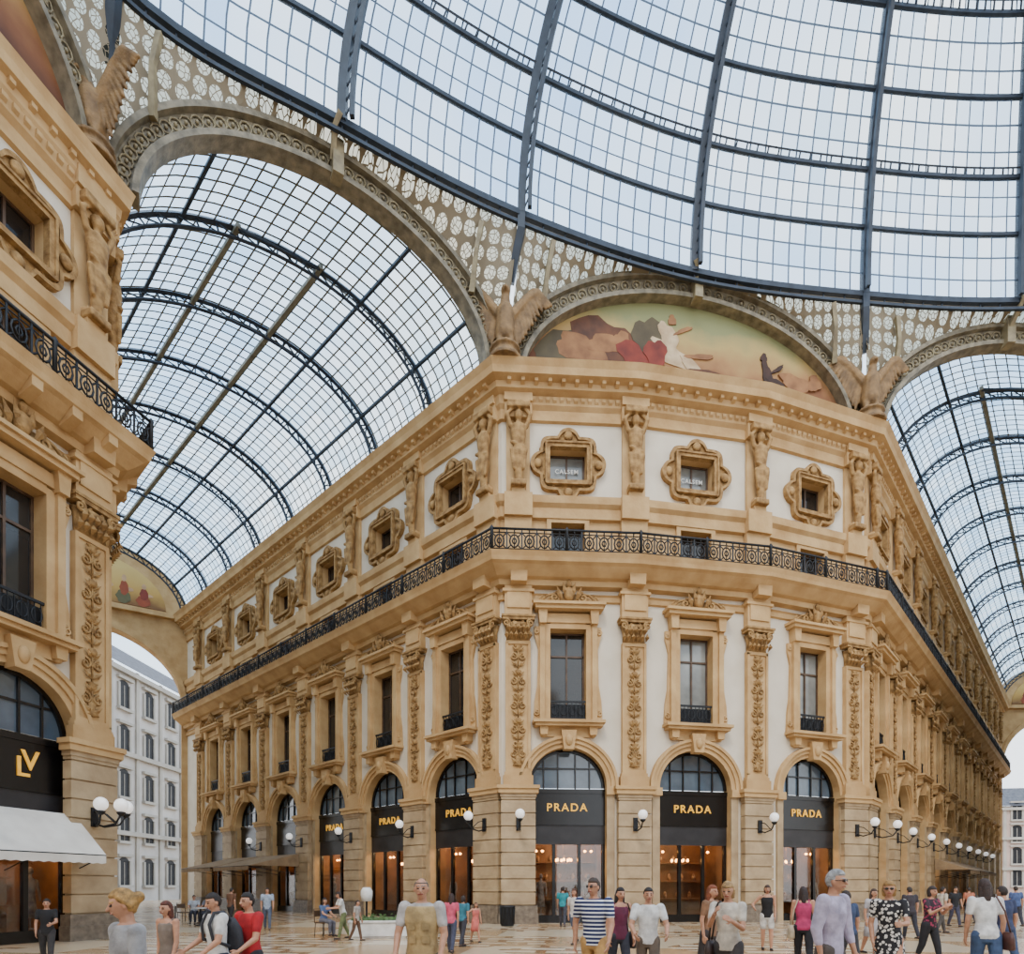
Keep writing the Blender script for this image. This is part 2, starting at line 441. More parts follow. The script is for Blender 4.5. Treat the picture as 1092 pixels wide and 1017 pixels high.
    if hair=='bun':
        hb.ell(hp_(0,.060,.022),.026*H,.026*H,.026*H,12,8); hb.capsule(hp_(0,.036,.0),.028*H,hp_(0,.032,-.03),.016*H)
        for sd in(1,-1): hb.capsule(hp_(sd*.034,-.012,.03),.014*H,hp_(sd*.036,.02,-.005),.016*H)
    if hair=='fringe':
        hb.capsule(hp_(.031,.008,.0),.021*H,hp_(.034,.006,-.045),.015*H); hb.capsule(hp_(-.031,.008,.0),.021*H,hp_(-.034,.006,-.045),.015*H); hb.capsule(hp_(0,.03,-.01),.034*H,hp_(0,.034,-.05),.024*H)
    place('hair',fuse(hb,max(.008,vox),1,[hm]) if near else hb.mesh('hair',[hm]),M,body)
    tm=tmat or cloth(tc)
    tb=MB(); k=.010
    zs=[t for t in tor if t[0][2]>-.04]
    zs[-1]=((0,.002,.318),.043,.040)
    if top=='tank':
        zs=zs[:-2]+[((0,.0,.285),.07*fw,.047)]
        TL(tb,zs,k)
        for sd in (1,-1): tb.capsule(B(sd*.05,-.03,.28),.012*H,B(sd*.055,.012,.315),.012*H,8); tb.capsule(B(sd*.055,.012,.315),.012*H,B(sd*.05,.035,.28),.012*H,8)
    else:
        TL(tb,zs,k)
        for (S,E,Wp,d2) in(A1,A2):
            tb.capsule(S+V((0,0,-.004*H)),.038*H*fw,S+(E-S)*(.62 if top in('tee','vest') else 1.0),.031*H*fw)
            if top=='shirt': tb.capsule(E,.030*H*fw,E+(Wp-E)*.55,.024*H)
    place('shirt' if top!='tank' else 'tank_top',fuse(tb,max(vox,.010),3,[tm]),M,body)
    if top=='vest':
        vb=MB(); TL(vb,[t for t in tor if -.02<=t[0][2]<.31],.030)
        place('vest',fuse(vb,.014,2,[cloth((196,168,116))]),M,body)
        for zz in(.08,.16):
            for sd in(1,-1):
                cb_=MB(); cb_.add([B(sd*.02,-.0825,zz),B(sd*.065,-.070,zz),B(sd*.065,-.070,zz+.045),B(sd*.02,-.0825,zz+.045)],[(0,1,2,3)])
                place('pocket_flap',cb_.mesh('pocket_flap',[cloth((176,150,104))],recalc=False),M,body)
    if bot in('trousers','shorts','jeans','capri'):
        bb=MB(); TL(bb,[((0,0,-.06),.06,.05)]+[t for t in tor[1:5]],.006)
        fr={'trousers':.93,'jeans':.93,'capri':.5,'shorts':0.0}[bot]
        for (hip,kn,an) in(L1,L2):
            if bot=='shorts': bb.capsule(hip,.058*H,hip+(kn-hip)*.72,.046*H)
            else:
                bb.capsule(hip,.057*H,kn,.040*H); bb.capsule(kn,.040*H,kn+(an-kn)*fr,.031*H)
        place('trousers' if bot!='shorts' else 'shorts',fuse(bb,max(vox,.010),2,[cloth(bc)]),M,body)
    else:
        bb=MB(); zl=-.17 if bot=='skirt' else -.24
        bb.loft([((0,-.01*H,zl*H),.125*H,.095*H),((0,-.005*H,(zl*.5)*H),.112*H,.082*H),((0,0,0),.100*H,.074*H),((0,0,.06*H),.086*H,.062*H),((0,0,.11*H),.077*H,.056*H)],20,BM)
        place('skirt',bb.mesh('skirt',[tm if bot=='dress' else cloth(bc)]),M,body)
    sb=MB()
    for (hip,kn,an) in(L1,L2):
        sb.capsule(an+V((0,.014*H,-.022*H)),.0195*H,an+V((0,-.092*H,-.026*H)),.0155*H,10)
        sb.box(an.x-.018*H,an.x+.018*H,an.y-.10*H,an.y+.03*H,an.z-.042*H,an.z-.032*H)
    place('shoes',sb.mesh('shoes',[shoe or SOLE]),M,body)
    if shades:
        gb=MB()
        for sd in(1,-1): gb.ell(hp_(sd*.0175,-.052,.004),.0135*H,.005*H,.0095*H,10,6,mat=hm3); gb.capsule(hp_(sd*.030,-.047,.006),.002*H,hp_(sd*.043,0,.004),.002*H,5)
        gb.capsule(hp_(-.01,-.054,.006),.002*H,hp_(.01,-.054,.006),.002*H,5)
        place('sunglasses',gb.mesh('sunglasses',[BLACK]),M,body)
    if extra: extra(M,H,A1,A2,B,body)
    return body
def bag(M,p,w,h,d,col,label,strap=None):
    b=MB(); x0=p
    b.loft([((x0.x,x0.y,x0.z-h),d*.42,w*.5),((x0.x,x0.y,x0.z-h*.92),d*.55,w*.56),((x0.x,x0.y,x0.z-h*.4),d*.5,w*.54),((x0.x,x0.y,x0.z),d*.3,w*.45)],14)
    root=place('handbag',b.mesh('handbag',[cloth(col,None,.5)]),M,None,label,'bag')
    s=MB()
    if strap: s.tube(strap,.012,6)
    else: s.tube([(x0.x,x0.y-w*.3,x0.z-.01),(x0.x,x0.y-w*.2,x0.z+.1),(x0.x,x0.y,x0.z+.15),(x0.x,x0.y+w*.2,x0.z+.1),(x0.x,x0.y+w*.3,x0.z-.01)],.011,6)
    place('strap',s.mesh('strap',[cloth(col,None,.5)]),M,root)
def hipbag(col,label,side=1):
    def f(M,H,A1,A2,B,body):
        p=B(side*.135,.03,.03)
        bag(M,p,.30,.26,.13,col,label,[p+V((0,-.09,0)),B(side*.112,-.04,.2),B(side*.06,-.045,.318),B(side*.06,.045,.322),B(side*.105,.07,.2),p+V((0,.09,0))])
    return f
def handbag(col,label,side=1):
    def f(M,H,A1,A2,B,body):
        A_=A1 if side==1 else A2
        bag(M,A_[2]+A_[3]*.075*H+V((0,0,-.15)),.3,.28,.12,col,label)
    return f
def backpack(col,label):
    def f(M,H,A1,A2,B,body):
        b=MB(); b.loft([(B(0,.115,.02),.13,.07),(B(0,.125,.06),.15,.09),(B(0,.12,.2),.14,.085),(B(0,.10,.28),.09,.05)],16)
        r=place('backpack',b.mesh('backpack',[cloth(col)]),M,None,label,'bag')
        s=MB()
        for sd in(1,-1): s.tube([B(sd*.05,.075,.27),B(sd*.055,.035,.33),B(sd*.055,-.035,.33),B(sd*.06,-.075,.25),B(sd*.078,-.064,.14),B(sd*.085,.05,.08)],.02,6)
        place('strap',s.mesh('strap',[cloth(col)]),M,r)
    return f

PL=[
 dict(x=141,s=150,H=1.66,yaw=-35,label="woman with blonde pinned-up hair in a grey t-shirt",tc=(170,168,168),hair='bun',hc=(226,172,92),female=True,hy=-20,hp=8,bc=(70,70,80)),
 dict(x=181,s=84,H=1.49,yaw=-20,label="woman with auburn hair in a taupe sleeveless top",top='tank',tc=(140,124,112),hair='long',hc=(120,56,34),female=True,bc=(80,70,66)),
 dict(x=233,s=92,H=1.60,yaw=-40,label="man in a white t-shirt with a dark backpack looking down",tc=(240,238,234),hair='short',hc=(48,36,30),la=(15,8,35),ra=(15,10,45),hp=12,bc=(60,66,80),extra=backpack((60,60,66),"dark grey backpack worn by the man in white")),
 dict(x=268,s=88,H=1.60,yaw=-30,label="man in a red polo shirt walking",tc=(196,34,44),hair='short',hc=(40,30,26),la=(15,8,40),ra=(-5,8,20),bc=(50,50,56)),
 dict(x=451,s=98,H=1.77,yaw=-8,label="balding older man in a beige vest over a pale shirt",top='vest',tc=(206,200,196),hair='balding',hc=(130,122,114),la=(4,12,25),ra=(8,12,25),hy=12,bc=(120,110,92)),
 dict(x=285,s=28,H=1.62,yaw=20,label="person in a pale blue shirt standing by the cafe",tc=(170,186,206),bc=(90,100,120)),
 dict(x=345,s=32,H=1.6,yaw=60,label="woman in blue sitting on a chair near the planter",tc=(90,110,150),hair='long',female=True,ll=(80,80),rl=(85,85),la=(30,5,40),ra=(30,5,40),seat=True,bc=(110,110,120)),
 dict(x=366,s=34,H=1.52,yaw=-60,label="woman in a white top and green trousers standing",tc=(228,226,220),hair='fringe',female=True,bc=(120,130,84),lean=12,hp=14,la=(25,6,60),ra=(25,6,60)),
 dict(x=380,s=35,H=1.25,yaw=80,label="child in a striped grey top standing beside a woman",tc=(190,180,170),bc=(110,80,60)),
 dict(x=481,s=43,H=1.50,yaw=170,label="woman in a pink top seen from behind",tc=(226,92,120),hair='long',hc=(70,42,30),female=True,bc=(70,74,96)),
 dict(x=493,s=39,H=1.42,yaw=150,label="person in a teal top walking away",tc=(60,130,150),bc=(60,60,70),hair='fringe'),
 dict(x=507,s=36,H=1.20,yaw=30,label="child in a coral pink dress",tc=(232,120,110),top='tank',bot='dress',hair='long',female=True,hc=(120,80,50),ra=(0,60,10)),
 dict(x=600,s=26,H=1.66,yaw=170,label="man in a teal t-shirt by the shop window",tc=(40,150,160),bc=(70,70,80)),
 dict(x=613,s=37,H=1.64,yaw=-30,label="woman in a white blouse and denim shorts walking",tc=(236,230,224),bot='shorts',bc=(96,112,140),hair='long',hc=(120,70,40),female=True,ll=(22,4),rl=(-18,20)),
 dict(x=634,s=80,H=1.79,yaw=-20,label="man in a navy and white striped polo and tan trousers",tmat='s',bc=(206,160,96),hair='short',hc=(84,64,50),shades=True,hy=-25,la=(12,10,20),ra=(-14,14,20)),
 dict(x=660,s=66,H=1.66,yaw=15,label="woman in a plum sleeveless top with long dark hair",top='tank',tc=(110,40,70),hair='long',hc=(40,28,26),female=True,bc=(52,54,66),extra=hipbag((40,34,34),"black shoulder bag on the woman in plum")),
 dict(x=691,s=72,H=1.66,yaw=-5,label="man in a white t-shirt with hands in front",tc=(240,240,238),hair='short',hc=(46,34,28),la=(15,16,45),ra=(15,16,45),bc=(110,96,84)),
 dict(x=756,s=64,H=1.70,yaw=40,label="woman with long red hair in a brown and cream wrap",tc=(150,110,80),hair='long',hc=(170,88,44),female=True,bot='capri',bc=(60,54,54)),
 dict(x=777,s=84,H=1.74,yaw=-30,label="woman with blonde hair in a cream top holding a phone",tc=(226,216,200),hair='fringe',hc=(220,174,108),female=True,la=(20,5,95),ra=(35,4,95),bc=(70,66,66),hp=10,extra=hipbag((60,44,38),"dark brown shoulder bag on the blonde woman",-1)),
 dict(x=818,s=41,H=1.70,yaw=-15,label="woman in a black top and white shorts, hand on hip",top='tank',tc=(30,28,30),bot='shorts',bc=(226,220,212),hair='fringe',hc=(90,56,36),female=True,ra=(-10,40,80),la=(0,6,15),ll=(6,2),rl=(-6,6)),
 dict(x=857,s=56,H=1.67,yaw=160,label="woman in a magenta top and black trousers",top='tank',tc=(200,60,110),bc=(34,34,40),hair='long',hc=(60,36,28),female=True,extra=hipbag((200,180,150),"cream shoulder bag on the woman in magenta")),
 dict(x=885,s=98,H=1.86,yaw=35,label="grey-haired man in a lavender shirt and sunglasses",top='shirt',tc=(200,190,214),hair='short',hc=(214,212,210),shades=True,bc=(92,82,76),la=(4,8,14),ra=(-10,8,18),hy=10),
 dict(x=905,s=60,H=1.60,yaw=200,label="person in a dark blue shirt walking behind the tall man",tc=(60,76,110),bc=(60,60,66)),
 dict(x=948,s=76,H=1.76,yaw=-30,label="blonde woman in a black and white patterned dress",top='tee',tmat='p',bot='dress',hair='fringe',hc=(214,160,84),female=True,shades=True,la=(20,8,70),ra=(-5,10,25),extra=handbag((150,110,80),"tan handbag carried by the woman in a patterned dress",-1)),
 dict(x=930,s=44,H=1.62,yaw=10,label="woman in a pale grey dress",tc=(190,186,190),bot='dress',hair='long',female=True,hc=(90,60,44)),
 dict(x=991,s=52,H=1.68,yaw=20,label="woman in a dark pink patterned top with arms folded",tmat='q',bot='capri',bc=(40,40,46),hair='fringe',hc=(60,40,34),female=True,la=(25,4,100),ra=(25,4,100)),
 dict(x=971,s=34,H=1.66,yaw=180,label="person in a dark top in the crowd",tc=(60,54,60),bc=(50,50,60)),
 dict(x=1052,s=72,H=1.79,yaw=165,label="woman with long brown hair in a white top and jeans",top='tee',tc=(240,238,236),bot='jeans',bc=(70,92,130),hair='long',hc=(70,44,32),female=True,extra=hipbag((90,50,40),"brown shoulder bag on the woman in jeans",-1)),
 dict(x=1072,s=58,H=1.68,yaw=190,label="man in a navy shirt and jeans",tc=(56,66,100),bot='jeans',bc=(60,80,116)),
 dict(x=1018,s=26,H=1.66,yaw=0,label="person in a black t-shirt in the arcade",tc=(36,36,40),bc=(70,70,90)),
 dict(x=1034,s=24,H=1.64,yaw=180,label="person in an orange top in the arcade",tc=(200,120,90),bc=(60,60,80)),
 dict(x=1084,s=26,H=1.68,yaw=170,label="person in a blue shirt in the arcade",tc=(80,100,150),bc=(60,60,70)),
 dict(x=1004,s=30,H=1.66,yaw=90,label="person in a cream shirt crossing the arcade",tc=(220,210,190),bc=(90,84,80)),
 dict(x=50,s=52,H=1.42,yaw=30,label="woman in a black top standing by the shop awning",tc=(36,34,36),hair='bun',hc=(50,36,30),female=True,la=(20,8,60),ra=(0,10,20),bc=(60,56,56)),
 dict(x=207,s=24,H=1.6,yaw=20,label="person in white sitting at the cafe",tc=(210,214,220),ll=(80,80),rl=(84,84),la=(30,5,50),ra=(30,5,50),seat=True),
 dict(x=222,s=24,H=1.6,yaw=-20,label="person in grey sitting at the cafe",tc=(150,150,160),ll=(80,80),rl=(84,84),la=(30,5,50),ra=(30,5,50),seat=True),
 dict(x=246,s=26,H=1.62,yaw=160,label="person in brown walking by the cafe",tc=(130,90,66),bc=(50,46,46)),
]
for d in PL:
    t=d.get('tmat')
    if t=='s': d['tmat']=striped((30,40,80),(222,222,226),19)
    elif t=='p': d['tmat']=patterned((206,200,192),(30,28,32),20)
    elif t=='q': d['tmat']=patterned((150,50,80),(50,36,44),18)
    person(**d)

# ---------------------------------------------------------------- plan
def pt(x,s): return V(((x-546)/s,F/s,0))
A=pt(535,24.0);P1=pt(675,23.7);P2=pt(805,22.85);Bc=pt(920,21.25)
EL=pt(200,12.6);ER=pt(1065,8.5)
C=pt(112,33.0); dL=(EL-A).normalized(); LLn=(EL-A).length; CE=C+dL*LLn
N0=C+V((-.30,-.955,0)).normalized()*18
G=Bc+V((14,0,0)); dR=(ER-Bc).normalized(); LRn=(ER-Bc).length; GE=G+dR*LRn
PW=[EL,A,P1,P2,Bc,ER]; PLf=[N0,C,CE]; PG=[GE,G,G+V((8,-13,0))]
def FM(P,d,u=0,o=0,z=0):
    d=d.normalized(); y=V((-d.y,d.x,0))
    q=P+d*u-y*o+V((0,0,z))
    return Matrix(((d.x,y.x,0,q.x),(d.y,y.y,0,q.y),(0,0,1,q.z),(0,0,0,1)))
# ---------------------------------------------------------------- bay part meshes
R=1.75;ZS=6.1
HOLES=[(.8,9.1,13.1),(.75,16.0,17.85),(.82,19.67,21.13)]
def arcpts(r,n=24,zc=ZS): return [(-r*math.cos(pi*i/n),zc+r*math.sin(pi*i/n)) for i in range(n+1)]
WC={}
def wall_mesh(w,holes=True,H=24.2):
    key=(round(w,2),holes)
    if key in WC: return WC[key]
    b=MB(); h=w/2
    def q(u0,u1,z0,z1):
        for a,c,mi in((0,14.9,0),(14.9,18.9,1),(18.9,22.3,0),(22.3,30,1)):
            s0=max(z0,a);s1=min(z1,c)
            if s1>s0+1e-5: b.add([(u0,0,s0),(u1,0,s0),(u1,0,s1),(u0,0,s1)],[(0,1,2,3)],mi)
    if not holes:
        q(-h,h,0,H)
    else:
        q(-h,-R,0,8.6);q(R,h,0,8.6)
        ap=arcpts(R)
        for i in range(24):
            a,c=ap[i],ap[i+1]
            b.add([(a[0],0,a[1]),(c[0],0,c[1]),(c[0],0,8.6),(a[0],0,8.6)],[(0,1,2,3)],0)
            b.add([(a[0],0,a[1]),(c[0],0,c[1]),(c[0],.6,c[1]),(a[0],.6,a[1])],[(0,1,2,3)],1)
        for sd in(-R,R): b.add([(sd,0,0),(sd,.6,0),(sd,.6,ZS),(sd,0,ZS)],[(0,1,2,3)],1)
        z=8.6
        for hx,z0,z1 in HOLES:
            q(-h,h,z,z0); q(-h,-hx,z0,z1); q(hx,h,z0,z1); z=z1
            for sd in(-hx,hx): b.add([(sd,0,z0),(sd,.45,z0),(sd,.45,z1),(sd,0,z1)],[(0,1,2,3)],1)
            for zz in(z0,z1): b.add([(-hx,0,zz),(hx,0,zz),(hx,.45,zz),(-hx,.45,zz)],[(0,1,2,3)],1)
        q(-h,h,z,H)
    WC[key]=b.mesh('facade_wall',[CREAM,STONE],recalc=False); return WC[key]
def mk_archivolt():
    b=MB()
    b.ringext(arcpts(1.75),arcpts(1.95),0,.10); b.ringext(arcpts(1.95),arcpts(2.12),0,.18); b.ringext(arcpts(2.12),arcpts(2.25),0,.26)
    for sd in(-1,1):
        x0,x1=sorted((sd*1.75,sd*2.1)); b.fb(x0,x1,0,.10,0,5.8,1); b.fb(x0-.03,x1+.08,0,.22,5.75,6.1)
    b.prism([(-.22,7.7),(.22,7.7),(.34,8.55),(-.34,8.55)],0,.42); b.ell((0,-.42,8.1),.16,.12,.25)
    return b.mesh('archivolt',[STONE,GRAYST])
ARCHV=mk_archivolt()
def mk_shop(kind=0):
    b=MB()
    b.fb(-1.75,1.75,-.5,-.30,4.5,5.95,0); b.fb(-1.75,1.75,-.5,-.26,5.85,6.05,0)
    b.fb(-1.75,1.75,-.5,-.34,3.55,4.5,1); b.fb(-1.75,1.75,-.5,-.28,4.42,4.52,0)
    for x in(-1.68,-.58,.58,1.68): b.fb(x-.07,x+.07,-.5,-.36,.0,3.6,0)
    b.fb(-1.75,1.75,-.5,-.33,0,.35,0)
    for x in(-1.05,-.4,.4,1.05):
        b.fb(x-.03,x+.03,-.5,-.36,6.0,ZS+math.sqrt(R*R-x*x)+.02,0)
    b.ringext(arcpts(1.62),arcpts(1.78),-.5,-.32); b.fb(-1.6,1.6,-.5,-.38,6.95,7.02,0)
    return b.mesh('shopfront',[BLACK,pm('charcoal_panel',(42,40,42),(26,24,26),.4,2)])
SHOP=mk_shop()
def mk_fan():
    b=MB(); b.prism([(p[0]*.97,p[1]) for p in arcpts(1.7)],-.47,-.44); return b.mesh('fanlight_glass',[GLASSF])
FAN=mk_fan()
def clearglass():
    m=bpy.data.materials.new('shop_glass'); m.use_nodes=True; nt=m.node_tree; N=nt.nodes.new; L=nt.links.new
    out=nt.nodes['Material Output']; g=N('ShaderNodeBsdfGlossy'); g.inputs['Roughness'].default_value=.03; t=N('ShaderNodeBsdfTransparent'); t.inputs[0].default_value=(.9,.88,.84,1)
    mx=N('ShaderNodeMixShader'); mx.inputs[0].default_value=.07; L(t.outputs[0],mx.inputs[1]); L(g.outputs[0],mx.inputs[2]); L(mx.outputs[0],out.inputs[0]); return m
CG=clearglass()
def mk_disp():
    b=MB(); b.fb(-1.68,1.68,-.46,-.44,.3,3.6); return b.mesh('display_glass',[CG])
DISP=mk_disp()
def mk_int():
    b=MB()
    b.add([(-1.9,.6,0),(1.9,.6,0),(1.9,3.2,0),(-1.9,3.2,0),(-1.9,.6,4.3),(1.9,.6,4.3),(1.9,3.2,4.3),(-1.9,3.2,4.3)],[(3,2,6,7),(0,3,7,4),(2,1,5,6),(4,7,6,5),(0,1,2,3)],0)
    for z in(1.0,1.9,2.8): b.box(-1.7,1.7,2.7,3.1,z,z+.06,0)
    for k in range(14):
        z=(1.06,1.96,2.86)[k%3]; x=-1.5+.22*k; b.lathe([(.06,z),(.10,z+.12),(.08,z+.25),(.02,z+.34)],(x,2.9,0),8,2)
    b.tube([(0,1.6,4.3),(0,1.6,2.9)],.02)
    for k in range(8):
        a=k*pi/4; b.tube([(0,1.6,2.8),(.25*math.cos(a),1.6+.25*math.sin(a),2.7),(.4*math.cos(a),1.6+.4*math.sin(a),2.85)],.015,4)
        b.ell((.4*math.cos(a),1.6+.4*math.sin(a),2.9),.06,.06,.08,6,4,1)
    for x in(-1.3,-1.0,1.0,1.3):
        b.ell((x,1.3,3.3),.07,.07,.06,8,4,1); b.tube([(x,1.3,3.34),(x,1.3,4.3)],.012,4)
    return b.mesh('shop_interior',[SHOPIN,WARM,pm('goods',(190,150,110),(120,80,60),.5,6)])
INT=mk_int()
def mk_mann(x):
    b=MB()
    b.lathe([(.16,.35),(.16,.38),(.02,.4),(.02,.75)],(x,.95,0),10)
    b.loft([((x,.95,.70),.20,.14),((x,.95,1.2),.16,.11),((x,.95,1.45),.13,.09),((x,.95,1.7),.17,.11),((x,.95,1.85),.18,.09),((x,.95,1.92),.05,.05),((x,.95,2.05),.045,.045)],14)
    b.ell((x,.95,2.12),.08,.10,.12)
    for sd in(1,-1): b.capsule((x+sd*.18,.95,1.82),.05,(x+sd*.24,.93,1.5),.04,8); b.capsule((x+sd*.24,.93,1.5),.04,(x+sd*.22,.85,1.22),.03,8)
    return b.mesh('mannequin',[pm('dressform',(150,140,136),(80,70,70),.6,5)])
MANN=[mk_mann(-1.1),mk_mann(1.1)]
def scroll(b,c,r,sgn=1,rt=.05,y=-.1,turns=1.5,st=90,n=22):
    p=[]
    for i in range(n):
        t=i/(n-1); a=rad(st)+sgn*2*pi*turns*t; rr=r*(1-.8*t)
        p.append((c[0]+rr*math.cos(a),y,c[1]+rr*math.sin(a)))
    b.tube(p,[rt*(1-.4*i/n) for i in range(n)],5)
def leaf(b,base,tip,w,y=-.1,th=.05,mi=0):
    ba=V((base[0],y,base[1]));ti=V((tip[0],y-th,tip[1]));d=(ti-ba);n=V((-d.z,0,d.x)).normalized()
    m=ba+d*.45+V((0,-th,0))
    b.add([ba,m+n*w,ti,m-n*w,m+V((0,-th,0)),ba+V((0,.02,0))],[(0,1,4),(1,2,4),(2,3,4),(3,0,4)],mi)
def mk_win1():
    b=MB()
    for sd in(-1,1):
        x0,x1=sorted((sd*.8,sd*1.05)); b.fb(x0,x1,0,.16,9.0,13.3)
        x0,x1=sorted((sd*1.05,sd*1.28)); b.fb(x0,x1,0,.28,9.0,13.3)
        b.prism([(sd*1.28,9.0),(sd*1.55,9.0),(sd*1.5,9.9),(sd*1.38,10.6),(sd*1.34,12.2),(sd*1.5,12.8),(sd*1.5,13.2),(sd*1.28,13.2)],0,.12)
        scroll(b,(sd*1.42,9.35),.14,sd,.04,-.15); scroll(b,(sd*1.40,12.95),.12,-sd,.04,-.15)
        b.prism([(sd*.95,8.35),(sd*1.25,8.35),(sd*1.3,8.85),(sd*.9,8.85)],0,.38); b.ell((sd*1.1,-.2,8.35),.12,.12,.1)
        b.prism([(sd*1.0,13.25),(sd*1.3,13.25),(sd*1.35,13.85),(sd*.95,13.85)],0,.42)
    b.fb(-.8,.8,0,.16,13.1,13.35); b.fb(-1.3,1.3,0,.22,13.35,13.75)
    b.fb(-1.5,1.5,0,.55,13.85,14.0); b.fb(-1.6,1.6,0,.66,14.0,14.12)
    b.fb(-1.6,1.6,0,.6,8.85,8.98); b.fb(-1.5,1.5,0,.5,8.72,8.86); b.fb(-1.2,1.2,0,.15,8.3,8.72)
    return b.mesh('window',[STONE])
WIN1=mk_win1()
def mk_ped():
    b=MB()
    for sd in(-1,1):
        scroll(b,(sd*.62,14.38),.24,sd,.07,-.35); scroll(b,(sd*1.15,14.28),.15,-sd,.05,-.35)
        leaf(b,(sd*.3,14.2),(sd*.55,14.85),.12,-.35,.08); leaf(b,(sd*.1,14.3),(sd*.28,15.05),.12,-.35,.08)
        b.tube([(sd*1.3,-.35,14.15),(sd*.9,-.35,14.5),(sd*.45,-.35,14.6)],.05,5)
    b.ell((0,-.35,14.55),.26,.2,.32); b.ell((0,-.4,14.95),.12,.12,.16); leaf(b,(0,14.8),(0,15.2),.14,-.35,.06)
    b.fb(-.9,.9,.1,.3,14.12,14.35)
    return b.mesh('pediment_ornament',[STONE_D])
PED=mk_ped()
def mk_pane1(mat,z0=9.1,z1=13.1,hx=.8):
    b=MB(); b.fb(-hx,hx,-.45,-.42,z0,z1,0); b.fb(-hx,-hx+.08,-.42,-.36,z0,z1,1); b.fb(hx-.08,hx,-.42,-.36,z0,z1,1); b.fb(-.04,.04,-.42,-.35,z0,z1,1)
    b.fb(-hx,hx,-.42,-.36,z1-.08,z1,1); b.fb(-hx,hx,-.42,-.36,z0,z0+.08,1)
    if z1-z0>3: b.fb(-hx,hx,-.42,-.36,z0+2.9,z0+2.98,1)
    return b.mesh('glass_pane',[mat,WOODF])
PA=mk_pane1(GLASSD); PB=mk_pane1(CURT)
PM=mk_pane1(GLASSD,16.0,17.85,.75); PU=mk_pane1(CURT,19.67,21.13,.82); PUd=mk_pane1(GLASSD,19.67,21.13,.82)
def mk_balconet():
    b=MB()
    b.fb(-.8,.8,.02,.08,9.85,9.93); b.fb(-.8,.8,.02,.08,9.1,9.16)
    for k in range(9):
        x=-.72+.18*k; b.fb(x-.012,x+.012,.03,.06,9.1,9.9)
    for k in range(4):
        x=-.6+.4*k; b.tube([(x+.15*math.cos(a*pi/5),-.05,9.5+.22*math.sin(a*pi/5)) for a in range(10)],.025,4,True)
    b.fb(-.8,.8,-.1,-.08,9.1,9.8)
    return b.mesh('balconet_railing',[IRON])
BALC=mk_balconet()
def mk_win2():
    b=MB()
    def rectp(hx,hz,n=96):
        out=[]
        for i in range(n):
            a=2*pi*i/n; c_,s_=math.cos(a),math.sin(a); m=max(abs(c_)/hx,abs(s_)/hz); out.append((c_/m,20.4+s_/m))
        return out
    def lobed(k,n=96):
        out=[]
        for i in range(n):
            a=2*pi*i/n; c_,s_=math.cos(a),math.sin(a)
            hx,hz=1.22*k,1.16*k
            r=1/((abs(c_)/hx)**7+(abs(s_)/hz)**7)**(1/7)
            for cx,cz,rr in((1.14*k,0,.5*k),(-1.14*k,0,.5*k),(0,1.08*k,.46*k),(0,-1.08*k,.46*k)):
                bb=c_*cx+s_*cz; disc=bb*bb-(cx*cx+cz*cz-rr*rr)
                if disc>0 and bb>0: r=max(r,bb+math.sqrt(disc))
            out.append((c_*r,20.4+s_*r))
        return out
    b.ringext(rectp(1.0,.92),lobed(.96),0,.12,True); b.ringext(lobed(.93),lobed(1.03),0,.24,True)
    b.ringext(rectp(.82,.73),rectp(1.02,.92),0,.26,True); b.ringext(rectp(.96,.87),rectp(1.04,.95),0,.32,True)
    for x,z in((1.36,0),(-1.36,0),(0,1.26),(0,-1.26)): b.ell((x,-.18,20.4+z),.2,.12,.2)
    for x in(-1,1):
        for z in(-1,1):
            b.ell((x*1.06,-.16,20.4+z*1.0),.1,.08,.1); scroll(b,(x*.62,20.4+z*1.08),.13,x*z,.035,-.16); scroll(b,(x*1.16,20.4+z*.6),.13,-x*z,.035,-.16)
    return b.mesh('upper_window',[STONE_D])
WIN2=mk_win2()
def mk_mezz():
    b=MB()
    b.add([(u,-o,z) for o in(0,.12) for u,z in((-.75,15.95),(-.95,15.95),(-.95,17.98),(.95,17.98),(.95,15.95),(.75,15.95),(.75,17.83),(-.75,17.83))],
      [(0,1,2,7),(7,2,3,6),(6,3,4,5),(8,9,10,15),(15,10,11,14),(14,11,12,13)]+[(i,(i+1)%8,(i+1)%8+8,i+8) for i in range(8)])
    return b.mesh('mezzanine_window',[STONE])
MEZZ=mk_mezz()
